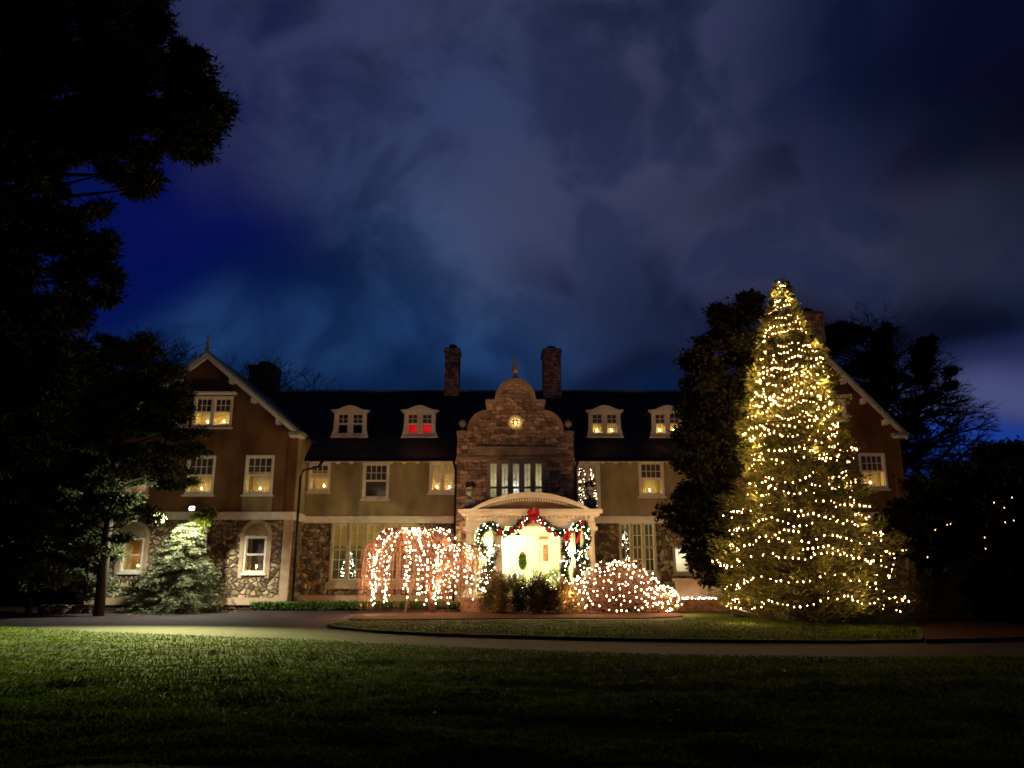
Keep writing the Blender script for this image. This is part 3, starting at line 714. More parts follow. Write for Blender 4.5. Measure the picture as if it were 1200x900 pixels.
# downpipes
def pipe(pts, mat_='dark_iron', r=.055): MB().tube(pts, r, r, 8).build('downpipe', mat_, house, smooth=True)
xw = Xof(346, 600, YW) ; 
xw = Xof(352, 502, YW)
pipe([(xw + .75, YM - .35, EAVE + .0), (xw + .6, YM - .5, EAVE - .3), (xw + .12, YW + .45, EAVE - .6), (xw + .08, YW + .25, EAVE - .9), (xw + .08, YW + .25, .1)])
xq = PX0 - .12
pipe([(xq - .1, YM - .35, EAVE), (xq, YM - .3, EAVE - .35), (xq + .02, YM - .25, EAVE - .6), (xq + .02, YM - .25, .3)])
xq = PX1 + .14
pipe([(xq + .1, YM - .35, EAVE), (xq, YM - .3, EAVE - .35), (xq, YM - .25, EAVE - .6), (xq, YM - .25, .3)])

# --- chimneys
def chimney(px0, px1, pyt, Y, label, dy=1.0, m='chimney_brick', zb=8.0):
    x0, x1 = Xof(px0, (pyt + 460) / 2, Y), Xof(px1, (pyt + 460) / 2, Y); zt = Zof(pyt, Y); w = x1 - x0
    c = MB().box(x0, x1, Y, Y + dy, zb, zt - .35).box(x0 - .06, x1 + .06, Y - .06, Y + dy + .06, zt - .35, zt - .22).box(x0 - .02, x1 + .02, Y - .02, Y + dy + .02, zt - .22, zt - .12).build('chimney', m, house)
    c['label'] = label
    MB().lathe(((x0 + x1) / 2, Y + dy / 2, zt - .12), [(w * .32, 0), (w * .28, .2), (w * .3, .24), (w * .2, .3)], 8).build('chimney_pot', 'dark_iron', c)
chimney(521, 538, 405, RIDGE_Y - .4, 'tall chimney left of the curved gable', 1.0)
chimney(636.5, 657.5, 405.5, RIDGE_Y - .6, 'broader chimney right of the curved gable', 1.5)
chimney(291, 321, 425, 40.5, 'dark chimney behind the left gable', 1.2, m='shaded_brick', zb=8)
chimney(938, 969, 362, 36.5, 'tall orange lit chimney on the right wing', 1.2, zb=8)

# --- stone pavilion with curved gable
zs = Zof(537, YP)
ph = hole(571, 540, 638.5, 586.5, YP)
pdoor = [Xof(561, 660, YP), Xof(684, 660, YP), .585, Zof(619, YP)]
wall_mesh(PX0, PX1, -.1, zs, YP, [inset(ph, .02), pdoor], .3).build('pavilion_wall', 'rubble', house)
for xs in (PX0, PX1):
    MB().quad((xs, YP, -.1), (xs, YM + 1.2, -.1), (xs, YM + 1.2, zs), (xs, YP, zs)).build('side_wall', 'rubble', house, fix=False)
window(ph, YP, cols=5, rows=(.70, .30), muntin=((2, 3), (2, 1)), case=.12, mull=.19, casing='mullion_stone', room='room_white', depth=1.3,
       light=[(.15, .5, .6, 6, (1, .86, .42)), (.48, .35, .75, 8, (.75, .85, 1)), (.85, .5, .6, 6, (1, .86, .42))], lab='five light stone window above the porch')
gx = lambda px, py: Xof(px, py, YP); gz = lambda py: Zof(py, YP); cxp = (PX0 + PX1) / 2
def arcp(cx, cz, rx, rz, a0, a1, n=12): return [(cx + rx * math.cos(R(a)), cz + rz * math.sin(R(a))) for a in np.linspace(a0, a1, n)]
hw = (PX1 - PX0) / 2
u = hw / 68.5                                       # metres per pixel at the pavilion
zA, zB2, zC, zD, zE = gz(506), gz(482), gz(469.5), gz(468), gz(444.5)
right_half = [(hw, zs), (hw, zA), (hw - 12 * u, zA), (hw - 12 * u, zA - .02)]
c1 = arcp(hw - 12 * u - 22 * u, zA - .02, 22 * u, zB2 - zA + .02, 4, 90, 14)
right_half = [(hw, zs), (hw, zA), (hw - 12 * u, zA)] + c1 + [(35 * u, zB2), (35 * u, zC), (23.5 * u, zC)] + arcp(0, zC, 23.5 * u, zE - zC, 4, 90, 16)
left_half = [(-x, z) for x, z in reversed(right_half)]
outline = [(cxp + x, z) for x, z in right_half + left_half[1:]]
MB().prism(outline, YP, YP + .5).build('curved_gable', 'rubble', house)
# coping that follows the outline
def offset_poly(pts, d):
    out = []
    for i, p in enumerate(pts):
        a = Vector(pts[max(i - 1, 0)]); b = Vector(pts[min(i + 1, len(pts) - 1)]); t = (b - a)
        t = t.normalized() if t.length > 1e-6 else Vector((0, 1)); out.append((p[0] - t.y * d, p[1] + t.x * d))
    return out
def coping(pts, name='coping'):
    P = [(cxp + x, z) for x, z in pts]; inn = offset_poly(P, .17); outp = offset_poly(P, -.05)
    MB().band(outp, inn, YP - .08, YP + .58).build(name, 'dressed_stone', house)
coping(c1); coping([(-x, z) for x, z in reversed(c1)])
coping(arcp(0, zC, 23.5 * u, zE - zC, 2, 178, 30))
for s in (-1, 1):
    a, b = sorted((cxp + s * 22.5 * u, cxp + s * 36 * u)); MB().box(a, b, YP - .08, YP + .58, zC - .12, zC + .04).build('coping', 'dressed_stone', house)
    a, b = sorted((cxp + s * (hw - 12.5 * u), cxp + s * (hw + 1 * u))); MB().box(a, b, YP - .08, YP + .58, zA - .14, zA + .03).build('coping', 'dressed_stone', house)
    MB().box(a + .02, b - .02, YP - .05, YP + .03, zs + .065, zA - .143).build('shoulder_stone', 'rubble', house)
    MB().lathe((cxp + s * (hw - 5.5 * u), YP + .2, zA + .03), [(.14, 0), (.14, .06), (.07, .12), (.06, .2), (.13, .26), (.19, .36), (.19, .44), (.13, .54), (.05, .6), (.01, .62)], 14).build('ball_finial', 'dressed_stone', house, smooth=True)
MB().box(cxp - 47 * u, cxp + 47 * u, YP - .10, YP + .05, gz(534), gz(526)).box(cxp - 48 * u, cxp + 48 * u, YP - .18, YP + .05, gz(525.5), gz(524)).build('panel', 'dressed_stone', house)
MB().box(PX0 - .06, PX1 + .06, YP - .12, YP + .05, zs - .07, zs + .06).build('string_course', 'dressed_stone', house)
MB().lathe((cxp, YP + .2, zE), [(.17, 0), (.17, .14), (.11, .18), (.06, .26), (.05, .32), (.13, .4), (.15, .5), (.12, .62), (.02, 1.12), (.005, 1.2)], 10).build('finial', 'dressed_stone', house)
# round window
rc = (cxp, gz(495)); rr = 8.2 * u
ring = lambda r: [(rc[0] + r * math.cos(a), rc[1] + r * math.sin(a)) for a in np.linspace(0, 2 * math.pi, 33)]
rw = MB().band(ring(rr + .02), ring(rr - .11), YP - .08, YP - .003).build('round_window', 'cream_paint', house); rw['label'] = 'small round window glowing amber'
MB().prism(ring(rr - .11)[:-1], YP - .03, YP - .01).build('pane', 'round_lit_pane', rw)
mb = MB(); r_ = rr - .12
for k in (-.33, .33): 
    q = r_ * math.sqrt(1 - k * k) ; mb.box(rc[0] + k * r_ - .022, rc[0] + k * r_ + .022, YP - .06, YP - .035, rc[1] - q, rc[1] + q); mb.box(rc[0] - q, rc[0] + q, YP - .055, YP - .04, rc[1] + k * r_ - .022, rc[1] + k * r_ + .022)
mb.build('muntin', 'dark_iron', rw)
candle(rc[0] + .02, YP - .12, rc[1] - .26, 'electric candle in the small round window of the curved gable')

# --- dormers
def dormer(px0, px1, kind, names):
    Y = 36.9; x0, x1 = Xof(px0, 495, Y), Xof(px1, 495, Y); zt, zb_ = Zof(479, Y), Zof(511.5, Y); cx = (x0 + x1) / 2; w = x1 - x0
    a, b = x0 + .1 * w, x1 - .1 * w                         # body
    d = MB()
    wz0, wz1 = zb_ + .11, zt - .23; mid = .15
    h1 = [a + .10 * w * .6, cx - mid / 2, wz0, wz1]; h2 = [cx + mid / 2, b - .10 * w * .6, wz0, wz1]
    face = wall_mesh(a, b, zb_, zt - .14, Y, [h1, h2], .12)
    dm = face.build('dormer', 'white_paint', house); dm['label'] = names
    for e in (a, b): MB().quad((e, Y, zb_), (e, Y + 2.2, zb_), (e, Y + 2.2, zt - .14), (e, Y, zt - .14)).build('cheek', 'slate', dm)
    # flared side brackets and skirt
    mb = MB()
    for s, e in ((-1, a), (1, b)):
        mb.prism([(e, zb_), (e + s * .13, zb_), (e + s * .10, zb_ + .18), (e + s * .045, zb_ + .34), (e + s * .03, zt - .3), (e, zt - .3)], Y - .04, Y + .1)
    mb.box(a - .16, b + .16, Y - .12, Y + .05, zb_ - .07, zb_ - .002)
    mb.build('bracket', 'white_paint', dm)
    # segmental cornice hood
    n = 14; L = x0 - .02; Rr = x1 + .02; sh = .22 * w
    topc = [(L, zt - .10), (L + sh * .6, zt - .08)] + [(L + sh + (Rr - L - 2 * sh) * k / n, zt - .05 + .19 * math.sin(math.pi * k / n)) for k in range(n + 1)] + [(Rr - sh * .6, zt - .08), (Rr, zt - .10)]
    inn = [(min(max(x, a), b), z - .2) for x, z in topc]
    MB().prism([(a, zt - .142), (b, zt - .142)] + [(min(max(x, a), b), z - .06) for x, z in reversed(topc[1:-1])], Y + .003, Y + .1).build('tympanum', 'white_paint', dm)
    MB().band(topc, inn, Y - .20, Y + .02).build('cornice', 'white_paint', dm)
    mb = MB()
    for (p, q) in zip(topc, topc[1:]): mb.quad((p[0], Y - .22, p[1] + .02), (q[0], Y - .22, q[1] + .02), (q[0], Y + 3.0, q[1] + .02), (p[0], Y + 3.0, p[1] + .02))
    mb.build('roof', 'slate', dm, fix=False)
    for i, h in enumerate((h1, h2)):
        kw = dict(case=.03, muntin=((2, 2), None), sill=False, proud=.012, parent=dm, depth=.45)
        if kind == 'dark': window(h, Y, room='dark_shade', **kw)
        elif kind == 'red': window(h, Y, room='room_red', shade=.48, light=[(.5, .35, .3, 3.0, (1, .35, .25))], lab='small window glowing red', **kw)
        else: window(h, Y, shade=.44, cand=[(.5, kind[i])], **kw)
dormer(388, 433, 'dark', 'unlit dormer nearest the left gable')
dormer(470, 514, 'red', 'dormer with red light in both panes')
dormer(686, 731, ('left electric candle of the dormer just right of the curved gable', 'right electric candle of the dormer just right of the curved gable'), 'candlelit dormer just right of the curved gable')
dormer(760, 804, ('left electric candle of the dormer beside the dark tree top', 'right electric candle of the dormer beside the dark tree top'), 'candlelit dormer beside the dark tree')

# --- entrance portico
XC = Xof(621.5, 600, YF); uF = at(601, 600, YF).x                     # metres per pixel at the portico front
portico = MB().box(XC - 80 * uF, XC + 80 * uF, YF - .1, YP, 0, .5).box(XC - 60 * uF, XC + 60 * uF, YF - .55, YF - .1, 0, .32).box(XC - 62 * uF, XC + 62 * uF, YF - 1.0, YF - .55, 0, .16).build('portico', 'brick', house)
portico['label'] = 'columned entrance porch with curved pediment over brick steps'
MB().box(XC - 82 * uF, XC + 82 * uF, YF - .15, YP, .5, .58).build('paving', 'dressed_stone', portico)
zc0, zc1 = .58, Zof(617, YF)
for px in (551.5, 583, 660, 691.5):
    x = XC + (px - 621.5) * uF; r = .22
    c = MB().box(x - .3, x + .3, YF + .05, YF + .65, zc0, zc0 + .14).lathe((x, YF + .35, zc0 + .14), [(.28, 0), (.29, .05), (.24, .10), (r, .14), (r * 1.0, .9), (r * .84, zc1 - zc0 - .5), (r * .84, zc1 - zc0 - .46), (.23, zc1 - zc0 - .42), (.2, zc1 - zc0 - .38), (.28, zc1 - zc0 - .28)], 20)
    c.box(x - .3, x + .3, YF + .05, YF + .65, zc1 - .14, zc1 - .002); c.build('column', 'cream_paint', portico)
for px in (549, 589, 654, 694):
    x = XC + (px - 621.5) * uF
    MB().box(x - .24, x + .24, YP - .18, YP - .003, zc0, zc1 - .002).build('pilaster', 'cream_paint', portico)
ex0, ex1 = XC - 76 * uF, XC + 76 * uF
ze1, ze2, ze3 = Zof(612, YF), Zof(604.5, YF), Zof(597, YF)
def ring_beam(x0, x1, y0, z0, z1, th, name, m):
    MB().box(x0, x1, y0, y0 + th, z0, z1).box(x0, x0 + th, y0 + th, YP - .002, z0, z1).box(x1 - th, x1, y0 + th, YP - .002, z0, z1).build(name, m, portico)
ring_beam(ex0, ex1, YF + .05, zc1, ze1, .6, 'architrave', 'cream_paint')
ring_beam(ex0 + .03, ex1 - .03, YF + .08, ze1 + .002, ze2, .55, 'frieze', 'cream_paint')
mb = MB(); x = ex0 + .05
while x < ex1 - .1: mb.box(x, x + .09, YF - .07, YF + .075, ze2 - .12, ze2 - .002); x += .18
mb.build('dentils', 'cream_paint', portico)
MB().box(ex0 - .16, ex1 + .16, YF - .16, YP, ze2, ze2 + .12).box(ex0 - .28, ex1 + .28, YF - .28, YP, ze2 + .122, ze3).build('cornice', 'cream_paint', portico)
MB().box(ex0 + .6, ex1 - .6, YF + .62, YP - .002, zc1 + .16, zc1 + .22).build('ceiling', 'room_white', portico)
# segmental pediment
pw = 66 * uF; rise = Zof(577.5, YF) - ze3
def seg(wd, rs, z, n=24):
    Rr = (wd * wd + rs * rs) / (2 * rs); a0 = math.asin(wd / Rr)
    return [(XC + Rr * math.sin(a), z + rs - Rr + Rr * math.cos(a)) for a in np.linspace(-a0, a0, n)]
so = seg(pw + .12, rise, ze3); si = seg(pw - .12, rise - .22, ze3)
MB().band(so, si, YF - .30, YP - .3).build('pediment_arch', 'cream_paint', portico)
MB().prism(si, YF + .05, YF + .2).build('tympanum', 'dressed_stone', portico)
mb = MB(); s2 = seg(pw - .16, rise - .23, ze3, 40)
for (xa, za) in s2[2:-2]: mb.box(xa - .03, xa + .03, YF - .1, YF + .05, za - .10, za - .015)
mb.build('dentils', 'cream_paint', portico)
# vestibule behind the pavilion wall opening: panelled walls, door, sidelight
vx0, vx1, vz0, vz1 = pdoor; vy = YP + .85
MB().quad((vx0, YP + .3, vz0), (vx0, vy, vz0), (vx0, vy, vz1), (vx0, YP + .3, vz1)).quad((vx1, YP + .3, vz0), (vx1, vy, vz0), (vx1, vy, vz1), (vx1, YP + .3, vz1)).quad((vx0, YP + .3, vz1), (vx1, YP + .3, vz1), (vx1, vy, vz1), (vx0, vy, vz1)).quad((vx0, YP + .3, vz0), (vx1, YP + .3, vz0), (vx1, vy, vz0), (vx0, vy, vz0)).quad((vx0, vy, vz0), (vx1, vy, vz0), (vx1, vy, vz1), (vx0, vy, vz1)).build('vestibule', 'room_white', portico, fix=False)
dx0, dx1 = Xof(594, 660, vy), Xof(628, 660, vy); dz1 = Zof(632, vy)
dr_ = MB().box(dx0, dx1, vy - .06, vy - .003, vz0, dz1).build('door', 'cream_paint', portico)
mb = MB()
for i in range(2):
    for (za, zb_) in ((vz0 + .2, vz0 + .75), (vz0 + .95, dz1 - .2)):
        w_ = (dx1 - dx0); xa = dx0 + .1 + i * (w_ / 2 - .02); mb.box(xa, xa + w_ / 2 - .18, vy - .08, vy - .062, za, zb_)
mb.build('panel', 'white_paint', dr_)
MB().lathe((dx1 - .12, vy - .12, vz0 + 1.0), [(.03, -.03), (.04, 0), (.03, .03)], 8).build('handle', 'dark_iron', dr_)
MB().box(dx0 - .14, dx0 - .003, vy - .12, vy, vz0, dz1 + .16).box(dx1 + .003, dx1 + .14, vy - .12, vy, vz0, dz1 + .16).box(dx0, dx1, vy - .12, vy, dz1 + .003, dz1 + .16).build('door_frame', 'cream_paint', portico)
sx0, sx1 = Xof(634, 650, vy), Xof(645, 650, vy); sz0, sz1 = Zof(660, vy), Zof(636, vy)
sl = MB().box(sx0, sx0 + .08, vy - .08, vy, sz0, sz1).box(sx1 - .08, sx1, vy - .08, vy, sz0, sz1).box(sx0 + .08, sx1 - .08, vy - .08, vy, sz1 - .08, sz1).box(sx0 + .08, sx1 - .08, vy - .08, vy, sz0, sz0 + .08).build('sidelight', 'cream_paint', portico)
MB().box(sx0 + .08, sx1 - .08, vy - .03, vy - .005, sz0 + .08, sz1 - .08).build('pane', 'brick', sl)
MB().box(sx0 - .1, sx1 + .15, vy - .10, vy - .003, sz1 + .14, sz1 + .28).build('lintel', 'brick', portico)

# ------------------------------------------------------------------ porch things
lt = thing('hanging_lantern', (XC - .5, YF + 1.7, zc1 + .16), 'glowing glass lantern hanging from the porch ceiling', 'lantern')
lx, ly, lz = XC - .5, YF + 1.7, zc1 - .45
MB().tube([(lx, ly, zc1 + .16), (lx, ly, lz + .3)], .012, .012, 6).build('chain', 'dark_iron', lt)
MB().lathe((lx, ly, lz + .14), [(.17, 0), (.06, .12), (.01, .18)], 6).build('cap', 'dark_iron', lt)
MB().lathe((lx, ly, lz - .2), [(.09, 0), (.14, .06), (.14, .32)], 6).build('glass_shade', 'lantern_glass', lt)
lamp('lantern_light', (lx, ly, lz - .3), 430, (1, .97, .38), lt, .12)
for s, nm in ((-1, 'left'), (1, 'right')):
    x = (dx0 + dx1) / 2 + s * 1.35 if s < 0 else vx1 + .35
    x = vx0 + .42 if s < 0 else vx1 - .5
    t = thing('wall_sconce', (x, vy - .01, 2.3), 'small bright wall lamp on the %s of the porch doorway' % nm, 'lamp', 'wall lamps beside the doorway')
    MB().box(x - .06, x + .06, vy - .06, vy - .005, 2.2, 2.5).build('back_plate', 'dark_iron', t)
    MB().lathe((x, vy - .16, 2.24), [(.05, 0), (.09, .05), (.08, .24), (.02, .3)], 8).build('glass_shade', 'lantern_glass', t)
    lamp('sconce_light', (x, vy - .36, 2.35), 130, (1, .97, .36), t, .06)
def urn(px, label):
    x = XC + (px - 621.5) * uF; y = YF + .45; z = ze3
    t = thing('garden_urn', (x, y, z), label, 'urn', 'stone urns on the porch roof')
    MB().box(x - .22, x + .22, y - .22, y + .22, z, z + .38).box(x - .26, x + .26, y - .26, y + .26, z + .382, z + .43).build('pedestal', 'urn_lead', t)
    MB().lathe((x, y, z + .43), [(.13, 0), (.12, .04), (.05, .09), (.05, .14), (.14, .2), (.19, .3), (.19, .38), (.14, .42), (.21, .48), (.22, .52)], 16).build('bowl', 'urn_lead', t, smooth=True)
    V = clump((x, y, z + .62 + .43), (.2, .2, .13), 240, .1, .045); leaf_mesh('plant', V, 'dark_leaf', t)
    return t
urn(550, 'pale green urn on a square pedestal at the left end of the porch roof'); urn(693, 'dark urn on a square pedestal at the right end of the porch roof')

# wreath on the door
wx, wz = (dx0 + dx1) / 2 + .05, Zof(657, vy)
t = thing('door_wreath', (wx, vy - .1, wz), 'tall oval green wreath hanging on the white front door', 'wreath')
V = np.concatenate([clump((wx, vy - .17, wz), (.14, .08, .36), 900, .10, .04)]); leaf_mesh('foliage', V, 'garland_leaf', t)
MB().add([(wx - .1, vy - .26, wz + .32), (wx, vy - .28, wz + .36), (wx + .1, vy - .26, wz + .32), (wx, vy - .28, wz + .28)], [(0, 1, 2, 3)]).build('bow', 'red_ribbon', t)

# garlands
def bow_mesh(c, s, nl=10):
    mb = MB(); c = Vector(c)
    for k in range(nl):
        a = 2 * math.pi * k / nl + .2; d = Vector((math.cos(a), -.25 - .3 * (k % 2), math.sin(a))); 
        side = Vector((-math.sin(a), 0, math.cos(a)))
        L = s * random.uniform(.7, 1.05); base = c + d * .03
        mid = base + d * L * .6 + Vector((0, -.12 * s, 0)); tip = base + d * L
        mb.add([base, mid + side * s * .3, tip, mid - side * s * .3], [(0, 1, 2), (0, 2, 3)])
    for k in (-1, 1):
        a = c + Vector((0, -.03, 0)); b = a + Vector((k * s * .45, -.02, -s * 1.5))
        mb.add([a + Vector((-.03, 0, 0)), a + Vector((.03, 0, 0)), b + Vector((.05, 0, 0)), b + Vector((-.05, 0, 0))], [(0, 1, 2, 3)])
    return mb
def garland(pxs, Y, label, bows=(), rad=.10, nb=1.0, smallb=()):
    pts = [at(px, py, Y) for px, py in pxs]
    t = thing('garland', pts[0], label, 'garland', 'lit evergreen garlands on the porch')
    dense = []
    for a, b in zip(pts, pts[1:]):
        n = max(2, int((b - a).length / .06)); dense += [a.lerp(b, k / n) for k in range(n)]
    dense.append(pts[-1])
    MB().tube([p for p in dense[::3]] + [dense[-1]], .02, .02, 5).build('rope', 'dark_leaf', t)
    V = [clump(p + Vector((random.gauss(0, .03), random.gauss(0, .03), random.gauss(0, .03))), rad * random.uniform(.7, 1.3), int(60), .11, .045, .15) for p in dense]
    leaf_mesh('foliage', np.concatenate(V), 'garland_leaf', t)
    B = []
    for p in dense:
        for _ in range(2):
            if random.random() < .5 * nb: B.append(p + Vector((random.gauss(0, rad * .9), -random.uniform(.05, rad * 1.3), random.gauss(0, rad * .8))))
    bulbs(B, 'bulb_garland', .017, t)
    for (px, py, s) in bows: bow_mesh(at(px, py, Y - .16), s * .7).build('bow', 'red_ribbon', t, fix=False)
    return t
YG = YF - .04
garland([(566, 618), (575, 616), (583, 621), (590, 626), (598, 624), (606, 618), (613, 612), (620, 607), (625, 604), (631, 607), (638, 614), (645, 620), (652, 625), (660, 625), (668, 622), (676, 616), (685, 613)], YG,
        'long evergreen swag with small red bows looped across the top of the porch front', bows=[(585, 623, .13), (600, 621, .13), (610, 617, .13), (614, 611, .12), (636, 611, .15), (643, 620, .14), (666, 623, .13), (682, 612, .12), (651, 626, .1)])
garland([(571, 616), (563, 624), (561, 634), (566, 642), (571, 650), (577, 655), (572, 662), (568, 672), (566, 684), (564, 694)], YG, 'evergreen garland hanging down the second column from the left', nb=1)
garland([(580, 640), (583, 650), (577, 660), (572, 676), (569, 690)], YG + .3, 'shorter garland draped deeper in the porch behind the left columns', nb=1)
garland([(664, 624), (664, 634), (662, 644), (665, 656), (661, 668), (664, 680), (662, 692), (664, 700)], YG, 'garland hanging straight down the slim column right of the door, red bow at its top', bows=[(664, 629, .22)])
garland([(684, 614), (688, 624), (688, 634), (686, 644), (679, 648), (675, 650), (682, 654), (689, 656), (687, 664), (678, 668), (676, 676), (684, 680), (690, 684)], YG, 'garland winding round the rightmost column with a trailing red ribbon', bows=[])
a = at(680, 622, YG - .2); b = at(675.5, 637, YG - .2)
rt = MB().add([a + Vector((-.03, 0, 0)), a + Vector((.06, 0, 0)), (a + b) / 2 + Vector((.05, -.04, 0)), b + Vector((.03, 0, 0)), b + Vector((-.04, 0, 0)), (a + b) / 2 + Vector((-.06, -.04, 0))], [(0, 1, 2, 5), (5, 2, 3, 4)]).build('ribbon', 'red_ribbon', origin=a, fix=False)
prop(rt, 'long red ribbon tail hanging beside the rightmost porch column', 'ribbon')
c = at(625, 602, YG - .25)
t = thing('large_bow', c, 'large bright red bow at the centre top of the porch garland', 'bow')
m_ = bow_mesh(c, .27, 18); m2 = bow_mesh(c + Vector((.02, -.10, .02)), .19, 14)
m_.build('loops', 'red_ribbon', t, fix=False); m2.build('inner_loops', 'red_ribbon', t, fix=False)
# potted bushes in the porch
def potted(px, py, Y, r, label):
    p = at(px, py, Y); z0 = .58
    t = thing('potted_bush', (p.x, Y, z0), label, 'potted plant', 'lit bushes in the porch')
    MB().lathe((p.x, Y, z0), [(.14, 0), (.2, .3), (.23, .32), (.22, .36)], 14).build('pot', 'brick', t)
    MB().tube([(p.x, Y, z0 + .3), (p.x, Y, z0 + .55)], .02).build('trunk', 'bark', t)
    leaf_mesh('foliage', clump((p.x, Y, z0 + .62), (r, r, r * 1.15), 900, .11, .05), 'yellow_leaf', t)
    B = [(p.x + d[0] * r, Y + d[1] * r, z0 + .62 + d[2] * r * 1.1) for d in rand_dirs(34) if d[1] < .4]
    bulbs(B, 'bulb_garland', .017, t)
potted(606, 690, YF + .9, .34, 'bushy potted plant with white lights left of the door'); potted(648, 685, YF + .9, .40, 'larger potted plant with white lights right of the door')

# indoor christmas trees seen through windows
def indoor_tree(x, y, z, hgt, r, label, mt='bulb_garland', n=90, off=.012, leaf='spruce_green', full=1.0):
    t = thing('indoor_christmas_tree', (x, y, z), label, 'christmas tree', 'lit trees inside the house')
    MB().tube([(x, y, z), (x, y, z + hgt * .9)], .03, .01).build('trunk', 'bark', t)
    h = rng.uniform(0, 1, 900); a = rng.uniform(0, 2 * math.pi, 900); rr = r * (1 - full * h) * rng.uniform(.5, 1, 900) + .02
    P = np.stack([x + rr * np.cos(a), y + rr * np.sin(a), z + .1 + h * (hgt - .1)], 1); A = np.stack([np.cos(a), np.sin(a), np.full(900, -.2)], 1) + rng.normal(size=(900, 3)) * .3
    leaf_mesh('foliage', leaf_arrays(P, A, .16, .05), leaf, t)
    B = []
    for k in range(n):
        h = random.random(); a = random.uniform(math.pi, 2 * math.pi) if random.random() < .8 else random.uniform(0, 6.28); q = r * (1 - full * h) + .05; B.append((x + q * math.cos(a), y + q * math.sin(a), z + .12 + h * (hgt - .12)))
    bulbs(B, mt, off, t)
h = hs1[0]
indoor_tree(h[0] + .62, YM + 1.2, h[2] + .12, 1.45, .34, 'small white lit tree inside the leftmost light of the five light window', n=120)
indoor_tree(h[0] + 1.55, YM + 1.3, h[2] + .12, 1.25, .30, 'small lit tree inside the second light of the five light window', n=60)
h = hs1[1]
indoor_tree(h[0] + .45, YM + 1.1, h[2] + .12, 1.9, .36, 'lit tree inside the left light of the window right of the porch', n=90)
h = hs2[3]
indoor_tree((h[0] + h[1]) / 2, YM + .9, h[2] + .17, 2.0, .5, 'lit tree with pinkish lights inside the tall upstairs window', 'bulb_warm', 120, .012, 'dark_leaf', .45)

# ------------------------------------------------------------------ floodlight on the left gable
fp = at(224.5, 596, YW - 3.2)
t = thing('floodlight', at(224.5, 599, YW), 'bright white floodlight on an arm from the left gable wall above the small evergreen', 'floodlight')
MB().tube([(fp.x, YW - .12, fp.z + .1), (fp.x, fp.y + .12, fp.z + .06)], .03).build('arm', 'dark_iron', t)
MB().box(fp.x - .12, fp.x + .12, fp.y, fp.y + .12, fp.z - .08, fp.z + .10).build('housing', 'dark_iron', t)
MB().lathe((fp.x, fp.y - .03, fp.z - .05), [(.03, 0), (.06, .03), (.06, .09), (.03, .12)], 10).build('lens', 'flood_lens', t)
fb = lamp('flood_beam', (fp.x, fp.y - .14, fp.z), 27000, (1.0, 1.0, .36), t, .10, 'SPOT', (fp.x + .9, fp.y - 11.3, 0), 24, 1)
fb.scale = (4.2, 1.05, 1)
lamp('flood_side', (fp.x - .1, fp.y - .2, fp.z), 1500, (.95, 1.0, .6), t, .06, 'SPOT', (fp.x - 6, fp.y - 2.0, fp.z - .3), 100, 1)
lamp('flood_spill', (fp.x, fp.y - .2, fp.z - .05), 2800, (1.0, .97, .72), t, .06, 'SPOT', (fp.x - .4, fp.y - .1, 0), 165, .8)
lamp('flood_scatter', (fp.x, fp.y - .25, fp.z + .05), 70, (1.0, .95, .66), t, .06)

# ------------------------------------------------------------------ trees
def conifer_profile(py): return None
